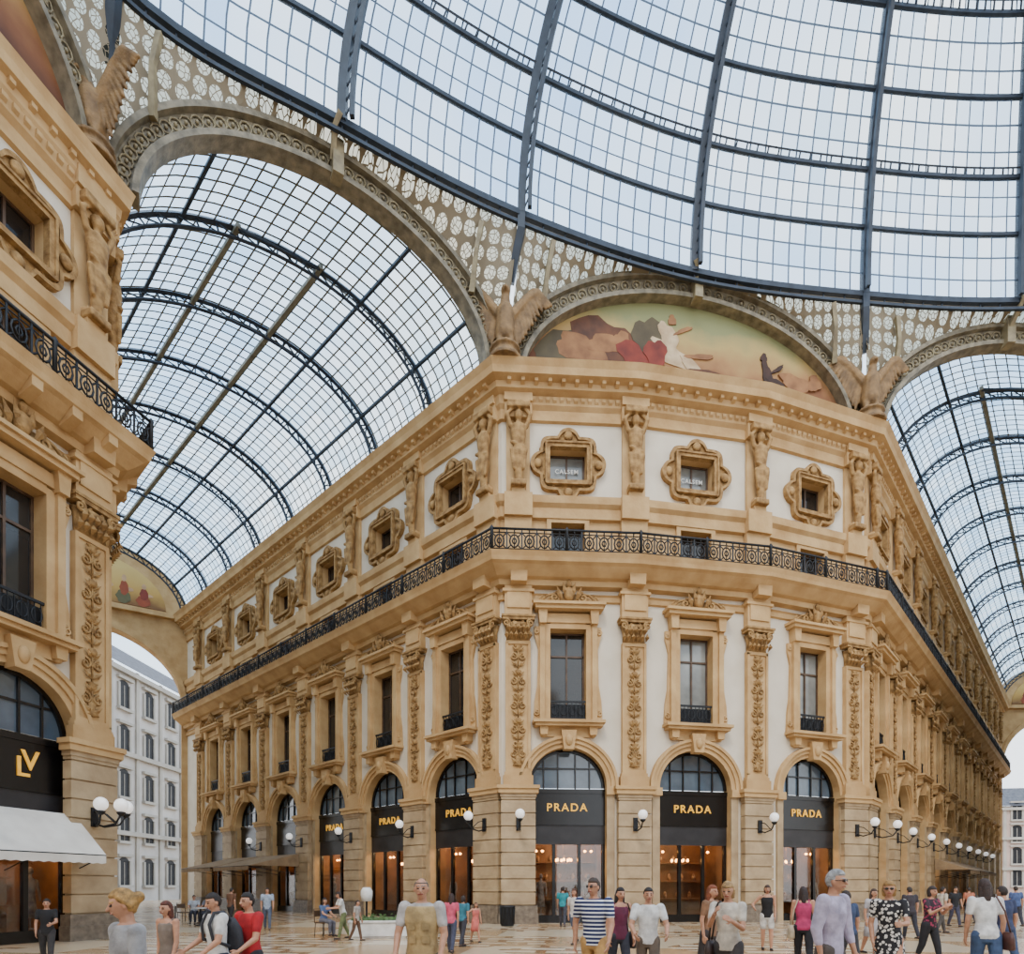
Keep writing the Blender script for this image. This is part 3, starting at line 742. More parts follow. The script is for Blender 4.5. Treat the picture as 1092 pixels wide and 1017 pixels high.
def mk_pil():
    b=MB()
    b.fb(-.88,.88,0,.46,0,.45,1); b.fb(-.84,.84,0,.42,.45,.8,1)
    z=.8
    while z<5.5:
        z2=min(z+.58,5.6); b.fb(-.76,.76,0,.34,z+.05,z2,2); b.fb(-.70,.70,0,.28,z,z+.05,2); z=z2
    b.fb(-.8,.8,0,.38,5.6,5.75,2); b.fb(-.88,.88,0,.46,5.75,5.95,0); b.fb(-.94,.94,0,.52,5.95,6.1,0)
    b.fb(-.66,.66,0,.30,6.1,6.55); b.fb(-.6,.6,0,.26,6.55,6.7)
    b.fb(-.55,.55,0,.18,6.7,12.5)
    for sd in(-1,1):
        x0,x1=sorted((sd*.55,sd*.44)); b.fb(x0,x1,.18,.24,6.8,12.45)
    b.fb(-.55,.55,.18,.24,12.35,12.5); b.fb(-.55,.55,.18,.24,6.7,6.85)
    b.fb(-.6,.6,0,.32,13.55,14.9); b.fb(-.5,.5,.32,.38,13.9,14.7)
    b.fb(-.7,.7,0,.42,14.6,14.72)
    b.prism([(-.35,14.9),(.35,14.9),(.38,15.6),(-.38,15.6)],0,.75)
    b.fb(-.6,.6,0,.26,15.95,17.95); b.fb(-.62,.62,0,.42,17.95,18.95); b.fb(-.52,.52,0,.14,18.95,22.4); b.fb(-.6,.6,0,.34,22.3,22.95)
    b.fb(-.62,.62,.0,.45,22.95,23.5)
    b.fb(-.3,.3,.14,.4,18.95,19.5)
    return b.mesh('pilaster',[STONE,GRAN,GRAYST])
PIL=mk_pil()
def mk_relief():
    b=MB(); z=6.95
    b.lathe([(.02,z),(.25,z+.05),(.1,z+.2),(.16,z+.4),(.05,z+.5)],(0,-.2,0),10,flat=.4)
    k=0
    while z<11.9:
        b.tube([(0,-.22,z),(0,-.22,z+1.05)],.03,5)
        for sd in(-1,1):
            scroll(b,(sd*.2,z+.55),.17,sd,.045,-.22,1.3); leaf(b,(0,z+.1),(sd*.32,z+.35),.08,-.2,.05); leaf(b,(0,z+.75),(sd*.28,z+1.0),.07,-.2,.05)
        if k%2: b.ell((0,-.24,z+.95),.15,.1,.13,8,6)
        else: b.lathe([(.03,z+.8),(.17,z+.9),(.12,z+1.0),(.2,z+1.05),(.03,z+1.07)],(0,-.22,0),10,flat=.5)
        z+=1.07;k+=1
    return b.mesh('relief_ornament',[STONE_D])
REL=mk_relief()
def mk_cap():
    b=MB()
    b.loft([((0,-.1,12.5),.52,.16),((0,-.1,12.95),.52,.2),((0,-.1,13.25),.62,.34)],24,None)
    for row,(z,h,w) in enumerate(((12.52,.36,.1),(12.78,.42,.11))):
        for k in range(6):
            x=-.5+.2*k+(.1 if row else 0)
            if x>.56: continue
            leaf(b,(x,z),(x*1.08,z+h),w,-.26-.05*row,.12)
    for sd in(-1,1): scroll(b,(sd*.52,13.2),.16,sd,.06,-.42); scroll(b,(sd*.15,13.22),.1,-sd,.04,-.38)
    b.fb(-.7,.7,0,.46,13.35,13.47); b.fb(-.74,.74,0,.5,13.47,13.56)
    return b.mesh('capital',[STONE_D])
CAP=mk_cap()
def mk_caryatid():
    b=MB(); y=-.42
    b.loft([((0,y+.05,19.3),.16,.12),((0,y,19.9),.20,.16),((0,y,20.5),.30,.24),((0,y,21.0),.26,.2),((0,y,21.5),.34,.26),((0,y,21.8),.36,.22),((0,y,21.95),.12,.12),((0,y,22.05),.11,.11)],18)
    b.ell((0,y-.05,22.25),.17,.19,.23); b.ell((0,y+.02,22.36),.2,.2,.15)
    for sd in(-1,1):
        b.capsule((sd*.34,y,21.8),.11,(sd*.52,y-.05,22.3),.09,8); b.capsule((sd*.52,y-.05,22.3),.09,(sd*.22,y,22.62),.07,8)
        b.capsule((sd*.3,y-.1,20.7),.10,(sd*.22,y-.12,19.9),.07,8)
    b.capsule((-.3,y-.15,21.0),.08,(.3,y-.12,20.8),.08,8)
    b.fb(-.5,.5,.2,.62,22.55,22.85); b.fb(-.34,.34,.14,.62,19.15,19.4)
    return fuse(b,.035,2,[STONE_D])
CARY=mk_caryatid()
def wall_lamp(M,n=1,label="white globe wall lamp on a curved iron bracket",arm=1.0):
    b=MB();g=MB()
    b.fb(-.1,.1,-.02,.05,-.5,.1)
    offs=[(0,arm)] if n==1 else [(-.42,.8),(0,1.1),(.42,.8)]
    for x,o in offs:
        b.tube([(0,-.03,-.4),(x*.3,-o*.35,-.5),(x*.8,-o*.8,-.42),(x,-o,-.15)],.03,6)
        b.tube([(0,-.03,0),(x*.4,-o*.4,-.1),(x*.7,-o*.75,-.38)],.02,5)
        b.lathe([(.05,-.2),(.12,-.12),(.13,-.08),(.05,-.06)],(x,-o,0),10)
    r=place('wall_lamp',b.mesh('wall_lamp',[IRON]),M,None,label,'lamp','globe lamps on the arcade pilasters')
    for x,o in offs:
        g=MB(); g.ell((x,-o,.13),.2,.2,.21,16,12)
        place('lamp_globe',g.mesh('lamp_globe',[GLOBE]),M,r)
def railing(Lg):
    b=MB(); n=max(1,int(round(Lg/.62))); w=Lg/n
    b.tube([(0,0,.95),(Lg,0,.95)],.055,6); b.tube([(0,0,.08),(Lg,0,.08)],.04,4); b.tube([(0,0,.78),(Lg,0,.78)],.028,4)
    for i in range(n):
        x=i*w; c=x+w/2
        b.box(x-.028,x+.028,-.02,.02,0,.95)
        b.tube([(c+.2*math.cos(a*pi/5),0,.43+.27*math.sin(a*pi/5)) for a in range(10)],.036,4,True)
        b.tube([(c+.09*math.cos(a*pi/3),0,.43+.12*math.sin(a*pi/3)) for a in range(6)],.034,4,True)
        for sx in(-1,1):
            b.tube([(c+sx*.3,0,.1),(c+sx*.15,0,.25)],.028,4); b.tube([(c+sx*.3,0,.76),(c+sx*.15,0,.6)],.028,4)
        b.tube([(c,0,.78),(c,0,.95)],.03,4); b.tube([(c,0,.08),(c,0,.78)],.022,4)
        if i%5==0: b.lathe([(.07,0),(.07,.9),(.09,.98),(.03,1.08)],(x,0,0),6)
    return b.mesh('balcony_railing',[IRON])

def bay(root,P,d,u,w,i,holes=True,sign=None,upsign=False,simple=False,curt=None,lit=False):
    M=FM(P,d,u)
    wl=place('facade_wall',wall_mesh(w),M,root)
    place('archivolt',ARCHV,M,root)
    s=place('shopfront',SHOP,M,root); place('fanlight_glass',FAN,M,s); place('display_glass',DISP,M,s)
    place('shop_interior',INT,M,s)
    if not simple and i%2==0:
        for q in MANN: place('mannequin',q,M,s)
    if lit:
        pl=bpy.data.lights.new('shop_light','POINT'); pl.energy=200; pl.color=(1,.72,.42); pl.shadow_soft_size=.3
        po=bpy.data.objects.new('shop_light',pl); COL.objects.link(po); po.matrix_world=M@T(0,1.2,3.9)
    if sign:
        place('sign_lettering',sign,FM(P,d,u,-.27,5.2),s,'gold lettering on a black fascia')
    w1=place('window',WIN1,M,root); cu=curt if curt is not None else (i%3!=0)
    place('glass_pane',PB if cu else PA,M,w1); place('balconet_railing',BALC,M,w1); place('pediment_ornament',PED,M,w1)
    w2=place('upper_window',WIN2,M,root); p=place('glass_pane',PU if upsign else PUd,M,w2)
    if upsign: place('window_lettering',SIGN2,FM(P,d,u,-.33,20.4),w2,'white lettering on the pane')
    w3=place('mezzanine_window',MEZZ,M,root); place('glass_pane',PM,M,w3)
def pilaster(root,P,d,u,lamp=True,nl=1,arm=1.0):
    M=FM(P,d,u); p=place('pilaster',PIL,M,root)
    place('relief_ornament',REL,M,p); place('capital',CAP,M,p); place('caryatid_figure',CARY,M,p)
    if lamp: wall_lamp(FM(P,d,u,.36,4.6),nl,arm=arm)

# ---------------------------------------------------------------- centre building
broot=place('building',None,T(A.x,A.y),None,"ornate ochre and cream arcade building with arched shopfronts",'building')
dC=[(P1-A),(P2-P1),(Bc-P2)]
starts=[A,P1,P2]
for i in range(3):
    w=dC[i].length
    bay(broot,starts[i],dC[i],w/2,w,i,sign=SIGN1,upsign=(i<2),curt=(i>0),lit=True)
pilaster(broot,A,dC[0],.72); pilaster(broot,P1,(P2-A),0); pilaster(broot,P2,(Bc-P1),0); pilaster(broot,Bc,dC[2],-.78)
dl=(A-EL)
nb=6
for k in range(nb):
    u=LLn-.35-5.5*(k+.5)
    bay(broot,EL,dl,u,5.5,k,sign=SIGN1 if k<3 else None,curt=False,simple=k>2,lit=k<3)
    pilaster(broot,EL,dl,LLn-.35-5.5*(k+1),lamp=(k<4),arm=.8)
pilaster(broot,EL,dl,LLn-.72,lamp=True)
place('facade_wall',wall_mesh(.36,False),FM(EL,dl,LLn-.175),broot)
rem=LLn-.35-33
place('facade_wall',wall_mesh(rem,False),FM(EL,dl,rem/2),broot)
dr=(ER-Bc); nr=int((LRn-.35)//5.5)
for k in range(nr):
    bay(broot,Bc,dr,.35+5.5*(k+.5),5.5,k,simple=k>1)
    pilaster(broot,Bc,dr,.35+5.5*(k+1),lamp=(k<8),arm=.75)
pilaster(broot,Bc,dr,.75)
place('facade_wall',wall_mesh(.36,False),FM(Bc,dr,.175),broot)
rem=LRn-.35-5.5*nr
place('facade_wall',wall_mesh(rem,False),FM(Bc,dr,LRn-rem/2),broot)
PROF_B=[(0,14.88),(.32,14.92),(.36,15.15),(.55,15.2),(.75,15.35),(.95,15.52),(1.1,15.6),(1.15,15.75),(1.25,15.95),(0,15.95)]
PROF_M=[(0,17.95),(.16,18.0),(.16,18.45),(.3,18.6),(.34,18.9),(0,18.92)]
PROF_T=[(0,22.28),(.14,22.32),(.14,22.75),(.28,22.9),(.32,23.25),(.62,23.35),(.66,23.6),(1.0,23.68),(1.06,23.95),(1.2,24.2),(-1.2,24.3),(-1.2,22.3)]
PROF_S=[(0,14.3),(.12,14.34),(.12,14.55),(.2,14.62),(0,14.66)]
def modil(b,path,z0,z1,o0,o1,step,w):
    for i in range(len(path)-1):
        d=path[i+1]-path[i]; L_=d.length; n=int(L_/step)
        for k in range(n):
            M=FM(path[i],d,(k+.5)*L_/n)
            mb2=[(-w/2,-o1,z0+ (z1-z0)*.4),(w/2,-o1,z0+(z1-z0)*.4),(w/2,-o0,z0),(-w/2,-o0,z0),(-w/2,-o1,z1),(w/2,-o1,z1),(w/2,-o0,z1),(-w/2,-o0,z1)]
            b.add([M@V(p) for p in mb2],[(0,1,2,3),(4,7,6,5),(0,4,5,1),(1,5,6,2),(3,2,6,7),(0,3,7,4)],0)
def cornices(root,path,k=1.0,corb=False):
    Wr=WM[root.name].inverted()
    for nm,pr,md in(('balcony_slab',PROF_B,(15.1,15.6,.5,1.05,1.1,.3) if corb else None),('string_course',PROF_M,None),('cornice',[(o*k if o>.4 else o,z) for o,z in PROF_T],(23.42,23.64,.5*k,.85*k,.55,.16)),('architrave',PROF_S,None)):
        b=MB(); b.sweep(path,pr)
        if md: modil(b,path,*md)
        if nm=='cornice': modil(b,path,22.98,23.2,.28,.38,.3,.16)
        me=b.mesh(nm,[STONE]); me.transform(Wr); place(nm,me,WM[root.name],root)
def rails(root,path,o=1.12,z=15.95,closed=False):
    P=path; N=len(P); Q=[]
    for i in range(N):
        ns=[]
        if i>0: d=(P[i]-P[i-1]).normalized(); ns.append(V((d.y,-d.x,0)))
        if i<N-1: d=(P[i+1]-P[i]).normalized(); ns.append(V((d.y,-d.x,0)))
        m=ns[0] if len(ns)==1 else (ns[0]+ns[1])/(1+ns[0].dot(ns[1]))
        Q.append(P[i]+m*o)
    for i in range(N-1):
        d=Q[i+1]-Q[i]; L_=d.length; k=max(1,round(L_/6))
        me=railing(L_/k)
        for j in range(k): place('balcony_railing',me,FM(Q[i],d,j*L_/k,0,z),root)
cornices(broot,PW); rails(broot,PW)
# ---------------------------------------------------------------- left building
lroot=place('building',None,T(C.x,C.y),None,"ornate ochre arcade building with an awning over its arched shop",'building')
dn=C-N0
for k in range(2):
    bay(lroot,N0,dn,18-5.5*(k+.5),5.5,k*3,curt=False,lit=(k==0))
    pilaster(lroot,N0,dn,18-5.5*(k+1),lamp=False)
pilaster(lroot,N0,dn,18-.60,lamp=False)
wall_lamp(FM(N0,dn,18-.65,.36,4.0),3,"cluster of three white globe lamps on an iron bracket")
wall_lamp(FM(N0,dn,18-4.65,.12,3.95),1)
place('facade_wall',wall_mesh(7.0,False),FM(N0,dn,3.5),lroot)
place('facade_wall',wall_mesh(LLn,False),FM(C,CE-C,LLn/2),lroot)
pilaster(lroot,C,CE-C,.75,lamp=False)
cornices(lroot,PLf,.62,True); rails(lroot,PLf)
place('logo_emblem',LVL,FM(N0,dn,18-2.2,-.27,5.2),lroot,'gold monogram letters on a dark fascia')
place('logo_emblem',LVV,FM(N0,dn,18-2.2,-.25,5.2),lroot,'gold monogram letters on a dark fascia')
groot=place('building',None,T(G.x,G.y),None,"ochre arcade building closing the glass-roofed gallery",'building')
place('facade_wall',wall_mesh(LRn,False),FM(GE,G-GE,LRn/2),groot)
place('facade_wall',wall_mesh((PG[2]-G).length,False),FM(G,PG[2]-G,(PG[2]-G).length/2),groot)
cornices(groot,PG)
# buildings on the near side of the octagon
for (p,q,nm) in((V((40,4,0)),V((26,-12,0)),'wall_south_east'),(V((10,-14,0)),V((-8,-14,0)),'wall_south'),(V((-12,-13,0)),V((-19,-2,0)),'wall_south_west')):
    d=q-p; n=int(d.length/5.5)
    b=MB()
    b.fb(0,d.length,-.5,0,0,24)
    for pr in(PROF_B,PROF_M,PROF_T):
        b.prism([(0,pr[0][1]),(d.length,pr[0][1]),(d.length,pr[0][1]+.9),(0,pr[0][1]+.9)],0,1.0 if pr is not PROF_M else .3)
    for k in range(n):
        u=(k+.5)*d.length/n
        b.prism([(u+x,z) for x,z in arcpts(1.75)]+[(u+1.75,0),(u-1.75,0)],.0,.05,1)
        b.fb(u-.8,u+.8,0,.05,9.1,13.1,1); b.fb(u-.8,u+.8,0,.05,19.6,21.1,1)
    o=place(nm,b.mesh(nm,[STONE,GLASSD]),FM(p,d),None,None,None,None,'structure')

# ---------------------------------------------------------------- arches/lunettes
ZA=24.25; RISE=5.3
def arch_uv(Lg,rise,k,n=48,t0=0,t1=pi):
    out=[]
    for i in range(n+1):
        t=t0+(t1-t0)*i/n
        out.append((Lg/2-(Lg/2+k)*math.cos(t),ZA+(rise+k)*math.sin(t)))
    return out
def arch_ring(P,Q,label,rs=5.3):
    d=Q-P; Lg=d.length; b=MB()
    b.ringext(arch_uv(Lg,rs,-.95),arch_uv(Lg,rs,-.75),-.3,.35); b.ringext(arch_uv(Lg,rs,-.75),arch_uv(Lg,rs,-.15),-.25,.15); b.ringext(arch_uv(Lg,rs,-.15),arch_uv(Lg,rs,.05),-.3,.38)
    n=46
    for i in range(1,n):
        t=pi*i/n; c=(Lg/2-(Lg/2-.45)*math.cos(t),ZA+(rs-.45)*math.sin(t))
        b.tube([(c[0]+.2*math.cos(a*pi/4),-.2,c[1]+.2*math.sin(a*pi/4)) for a in range(8)],.035,4,True,1)
        b.ell((c[0],-.2,c[1]),.07,.07,.07,6,4,1)
    b.fb(Lg/2-.2,Lg/2+.2,.1,.6,ZA+rs-1.1,ZA+rs+.2,1)
    return place('arch_ring',b.mesh('arch_ring',[STEEL_C,STEEL_Y]),FM(P,d,0,0,0),None,label,'arch','decorated steel arches around the dome')
arch_ring(C,A,"ornamented cream steel arch over the gallery entrance")
arch_ring(A,Bc,"ornamented cream steel arch framing a painted lunette",5.85)
arch_ring(Bc,G,"ornamented cream steel arch over the gallery entrance")
arch_ring(N0,C,"ornamented cream steel arch framing a painted lunette",5.85)
PMATS=[pm('paint_brown',(104,64,42),(70,44,32),.8,1.5),pm('paint_red',(134,54,40),(92,36,30),.8,1.5),pm('paint_pale',(200,178,144),(160,132,100),.8,2),pm('paint_dark',(66,42,34),(44,30,26),.8,2),pm('paint_tan',(158,112,70),(112,74,48),.8,1.5),pm('paint_grey',(92,82,58),(66,56,42),.8,1)]
def lunette(P,Q,blobs,rs=5.85):
    d=Q-P; Lg=d.length; b=MB()
    b.prism(arch_uv(Lg,rs,-.8),-.35,-.15)
    r=place('mural_lunette',b.mesh('mural_lunette',[MURAL]),FM(P,d),None,"semicircular painted mural with sky and resting figures",'mural')
    b=MB()
    for j,(u,z,rx,rz,rot,mi) in enumerate(blobs):
        n=22; pl=[]
        for i in range(n):
            a=2*pi*i/n; k=1+.16*math.sin(3*a+j)+.08*math.sin(7*a+2*j)
            x_,z_=rx*k*math.cos(a),rz*k*math.sin(a); c_,s_=math.cos(rad(rot)),math.sin(rad(rot))
            px,pz=u*Lg+x_*c_-z_*s_,z+1.15+x_*s_+z_*c_
            q=((px-Lg/2)/(Lg/2-1.0))**2+(max(pz,0)/(rs-1.0))**2
            if q>1: px=Lg/2+(px-Lg/2)/math.sqrt(q); pz/=math.sqrt(q)
            pl.append((px,ZA+pz))
        b.prism(pl,-.16,-.14+.004*j,mi)
    place('painted_figures',b.mesh('painted_figures',PMATS),FM(P,d),r)
LB=[(.16,.7,1.8,1.1,5,5),(.26,1.2,1.6,1.3,0,0),(.20,.9,1.2,.6,-8,4),(.265,1.3,.9,.42,6,4),(.31,1.6,.42,.4,0,4),(.36,.9,1.1,.8,-20,1),(.385,1.9,.8,1.0,15,5),(.45,1.3,1.3,.42,-22,2),(.435,2.1,.42,.75,22,2),(.445,2.95,.2,.24,0,4),(.475,2.55,.55,.09,28,4),(.52,1.45,.8,.12,8,4),(.40,1.2,.55,.7,0,1),(.50,.9,.7,.22,-30,2),(.56,.45,1.6,.4,0,0),(.715,1.1,.25,.75,12,3),(.705,1.95,.17,.2,0,3),(.74,.8,.55,.2,-24,3),(.745,1.5,.4,.09,35,3),(.80,.95,.9,.4,-10,4),(.855,1.1,.35,.4,-20,4),(.70,.2,4.2,.4,-2,0)]
lunette(A,Bc,LB); lunette(N0,C,LB[:8])

# ---------------------------------------------------------------- dome
ZR=29.95
K=[(-18,4),(-15.5,12),(-12.4,19.0),(-6.3,22.6),(.4,25.7),(8.4,28.1),(16.9,29.2),(24.6,29.5),(32.5,28.6),(38,24),(40,17)]
K=[V((a,b,0)) for a,b in K]
def cr(t):
    i=int(min(max(t,0),len(K)-1.0001)); f=t-i
    p0=K[max(i-1,0)];p1=K[i];p2=K[i+1];p3=K[min(i+2,len(K)-1)]
    return .5*((2*p1)+(p2-p0)*f+(2*p0-5*p1+4*p2-p3)*f*f+(3*p1-p0-3*p2+p3)*f**3)
DC=V((14,14,0))
def dome(t,z):
    b=cr(t); g=18-math.sqrt(max(0,324-z*z))
    p=b+(DC-b)*(g/17.0); p.z=ZR+z; return p
LV=[0,3.0,5.2,7.8,10.0,12.2,14.2,15.9]
droot=place('glass_dome',None,T(14,14,ZR),None,"large glass dome of blue-grey steel ribs and pale panes",'dome')
Wd=WM[droot.name]; Wi=Wd.inverted()
NT=len(K)-1; SUB=6
b=MB()
for li in range(len(LV)-1):
    for hs in range(2):
        z0=LV[li]+(LV[li+1]-LV[li])*hs/2; z1=LV[li]+(LV[li+1]-LV[li])*(hs+1)/2
        for i in range(NT*SUB):
            t0=i/SUB;t1=(i+1)/SUB
            b.add([dome(t0,z0),dome(t1,z0),dome(t1,z1),dome(t0,z1)],[(0,1,2,3)],0,False,[[(t0*11,(li+hs/2)*3),(t1*11,(li+hs/2)*3),(t1*11,(li+hs/2+.5)*3),(t0*11,(li+hs/2+.5)*3)]])
me=b.mesh('glass_panes',[DGLASS],recalc=False); me.transform(Wi); place('glass_panes',me,Wd,droot)
def inset(p,k):
    q=V((DC.x,DC.y,ZR)); return p+(q-p).normalized()*k
for k in range(1,NT):
    b=MB(); ps=[dome(k,z*.53) for z in range(0,31)]
    b.tube(ps,.23,4,phase=pi/4,sm=False); qs=[inset(p,.45) for p in ps]; b.tube(qs,.12,4,phase=pi/4,sm=False)
    for i in range(len(ps)-1):
        b.tube([ps[i],qs[i+1]],.04,4)
    me=b.mesh('dome_rib',[STEEL]); me.transform(Wi); place('dome_rib',me,Wd,droot)
for li,z in enumerate(LV):
    b=MB(); n=NT*8; ps=[dome(i/8,z) for i in range(n+1)]
    b.tube(ps,.17 if li==0 else .11,4,phase=pi/4,sm=False)
    if li==0:
        ps2=[p+V((0,0,-.35)) for p in ps]; b.tube(ps2,.09,4,phase=pi/4,sm=False)
        for i in range(n): b.tube([ps[i],ps2[i]],.04,4)
    elif li%2==0:
        qs=[inset(dome(i/8,z+.3),.1) for i in range(n+1)]; b.tube(qs,.045,4,sm=False)
        for i in range(n):
            for h in(0,.5):
                a_=ps[i].lerp(ps[i+1],h); c_=qs[i].lerp(qs[i+1],h); b.tube([a_,c_],.04,4)
    me=b.mesh('dome_ring',[STEEL]); me.transform(Wi); place('dome_ring',me,Wd,droot)
for t,Pc in((2,C),(4,A),(6,Bc),(8,G)):
    b=MB(); e0=dome(t,0); b.tube([dome(t,.3),e0+V((0,0,-.6)),e0.lerp(V((Pc.x,Pc.y,27.9)),.55)+V((0,0,-1.0))],.22,4,phase=pi/4,sm=False)
    me=b.mesh('corner_strut',[STEEL]); me.transform(Wi); place('corner_strut',me,Wd,droot)
def spandrel(P,Q,t0,t1,rs=5.3):
    d=Q-P; Lg=d.length; b=MB(); n=40
    au=arch_uv(Lg,rs,-.1,n)
    pts=[]
    for i in range(n+1):
        u,z=au[i]
        lo=FM(P,d)@V((u,-.05,z)); hi=dome(t0+(t1-t0)*min(max(u/Lg,0),1),0)+V((0,0,-.2))
        if hi.z<lo.z: hi.z=lo.z
        pts.append((u,lo,lo.lerp(hi,.5),hi))
    for i in range(n):
        for k in(1,2):
            q=[pts[i][k],pts[i+1][k],pts[i+1][k+1],pts[i][k+1]]
            us=[pts[i][0],pts[i+1][0],pts[i+1][0],pts[i][0]]
            b.add(q,[(0,1,2,3)],0,False,[[(us[j],q[j].z) for j in range(4)]])
    sp=place('spandrel_panel',b.mesh('spandrel_panel',[FILI],recalc=False),None,None,"cream openwork metal spandrel panel between arch and dome",'spandrel','openwork spandrels under the dome')
    for f in(.2,.5,.8):
        bb=MB(); i=int(n*f); _,lo,_,hi=pts[i]
        top=hi+V((0,-.25,.3))
        if (top-lo).length>2.2: top=lo+(top-lo).normalized()*2.2
        bb.tube([lo+V((0,-.3,-.35)),lo.lerp(top,.5)+V((0,-.35,0)),top],[.16,.12,.14],4,phase=pi/4,sm=False)
        place('bracket',bb.mesh('bracket',[STEEL_Y]),None,sp)
spandrel(C,A,2,4); spandrel(A,Bc,4,6,5.85); spandrel(Bc,G,6,8); spandrel(N0,C,.3,2,5.85)

# ---------------------------------------------------------------- vaults
def vault(P,Q,D,Lg,label,nb):
    d=Q-P; wd=d.length
    root=place('glass_vault',None,T(P.x,P.y,ZA),None,label,'glass roof','glazed barrel vaults over the galleries')
    W=WM[root.name];Wi_=W.inverted()
    def vp(th,t,k=0):
        q=P+d*((1-(1+2*k/wd)*math.cos(th))/2)+D*t; return V((q.x,q.y,ZA+(RISE-.1+k)*math.sin(th)))
    b=MB(); n=24; m=nb*2
    for i in range(n):
        a0=pi*i/n;a1=pi*(i+1)/n
        for j in range(m):
            t0=Lg*j/m;t1=Lg*(j+1)/m; u0=t0*1.9;u1=t1*1.9
            b.add([vp(a0,t0),vp(a1,t0),vp(a1,t1),vp(a0,t1)],[(0,1,2,3)],0,False,[[(u0,i*1.5),(u0,(i+1)*1.5),(u1,(i+1)*1.5),(u1,i*1.5)]])
    me=b.mesh('glass_panes',[VGLASS],recalc=False); me.transform(Wi_); place('glass_panes',me,W,root)
    ribstep=Lg/(nb)
    for j in range(1,nb+1):
        t=ribstep*j; b=MB(); N_=28
        ps=[vp(pi*i/N_,t) for i in range(N_+1)]; qs=[vp(pi*i/N_,t,-.42) for i in range(N_+1)]
        b.tube(ps,.11,4,phase=pi/4,sm=False); b.tube(qs,.075,4,phase=pi/4,sm=False)
        for i in range(N_): b.tube([ps[i],qs[i+1]],.04,4); b.tube([qs[i],ps[i]],.04,4)
        me=b.mesh('vault_rib',[STEEL]); me.transform(Wi_); place('vault_rib',me,W,root)
    for i in(4,8,16,20):
        b=MB(); th=pi*i/n; b.tube([vp(th,0,-.05),vp(th,Lg,-.05)],.09,4,phase=pi/4,sm=False)
        me=b.mesh('purlin',[STEEL]); me.transform(Wi_); place('purlin',me,W,root)
    for i in(10.2,13.8):
        b=MB(); th=pi*i/n
        b.tube([vp(th,4.2,-.15),vp(th,Lg-1,-.15)],.13,4,phase=pi/4,sm=False)
        me=b.mesh('lantern_beam',[pm('weathered_beam',(132,126,108),(96,92,78),.6,3)]); me.transform(Wi_); place('lantern_beam',me,W,root)
    b=MB()
    b.tube([vp(pi*10.2/n,4.3,-.2),vp(pi*13.8/n,4.3,-.2)],.10,4)
    me=b.mesh('lantern_end_beam',[STEEL]); me.transform(Wi_); place('lantern_end_beam',me,W,root)
vault(C,A,dL,LLn,"long glazed barrel vault with steel ribs over the gallery",8)
vault(Bc,G,dR,LRn,"long glazed barrel vault with steel ribs over the gallery",13)
def endwall(P,Q,label,mural=True):
    d=Q-P; wd=d.length; b=MB(); n=60; th=1.0; h0,h1,zs,rise=.45,wd-.45,17.0,5.6
    def hole(u):
        if u<=h0 or u>=h1: return 0
        x=(u-(h0+h1)/2)/((h1-h0)/2); return zs+rise*math.sqrt(max(0,1-x*x))
    def top(u):
        x=(u-wd/2)/(wd/2); return ZA+RISE*math.sqrt(max(0,1-x*x))
    us=sorted(set([wd*i/n for i in range(n+1)]+[h0,h1,h0+1e-3,h1-1e-3]))
    for y in(0,th):
        for a,c in zip(us[:-1],us[1:]):
            b.add([(a,y,hole(a)),(c,y,hole(c)),(c,y,top(c)),(a,y,top(a))],[(0,1,2,3)])
    for a,c in zip(us[:-1],us[1:]):
        if hole(a)>0 and hole(c)>0: b.add([(a,0,hole(a)),(c,0,hole(c)),(c,th,hole(c)),(a,th,hole(a))],[(0,1,2,3)])
    for u in(h0,h1): b.add([(u,0,0),(u,th,0),(u,th,zs),(u,0,zs)],[(0,1,2,3)])
    hp=[( (h0+h1)/2-(h1-h0)/2*math.cos(pi*i/40),zs+rise*math.sin(pi*i/40)) for i in range(41)]
    hq=[( (h0+h1)/2-((h1-h0)/2+.4)*math.cos(pi*i/40),zs+(rise+.6)*math.sin(pi*i/40)) for i in range(41)]
    b.ringext(hp,hq,0,.25)
    b.fb(0,wd,0,.5,23.9,24.3)
    r=place('entrance_arch',b.mesh('entrance_arch',[STONE]),FM(P,d),None,label,'arch')
    if mural:
        b=MB(); b.prism([(wd/2-(wd/2-1.6)*math.cos(pi*i/40),24.5+(RISE-1.5)*math.sin(pi*i/40)) for i in range(41)],0,.1)
        place('mural_lunette',b.mesh('mural_lunette',[MURAL2]),FM(P,d),r)
        b=MB()
        for i in range(7):
            u=3.2+i*(wd-6.4)/6; hh=(RISE-2.0)*math.sqrt(max(.05,1-((u-wd/2)/(wd/2-1.5))**2))*.8
            for (du,z,rx,rz,mi) in((0,.22,.5,.24,i%3),(.05,.52,.3,.26,(i+1)%3),(.05,.86,.16,.12,3),(.42,.5,.28,.07,3)):
                b.prism([(u+du+rx*math.cos(a*pi/7)*(1+.15*math.sin(3*a)),24.55+hh*(z+rz*math.sin(a*pi/7))) for a in range(14)],.1,.12+.01*z,mi)
        place('painted_figures',b.mesh('painted_figures',[pm('paint_ochre',(150,70,40)),pm('paint_red2',(130,50,36)),pm('paint_olive',(96,92,60)),pm('paint_flesh',(196,156,118))]),FM(P,d),r)
endwall(CE,EL,"tall ochre stone entrance arch with a small mural")
endwall(ER,GE,"tall ochre stone entrance arch at the far end")

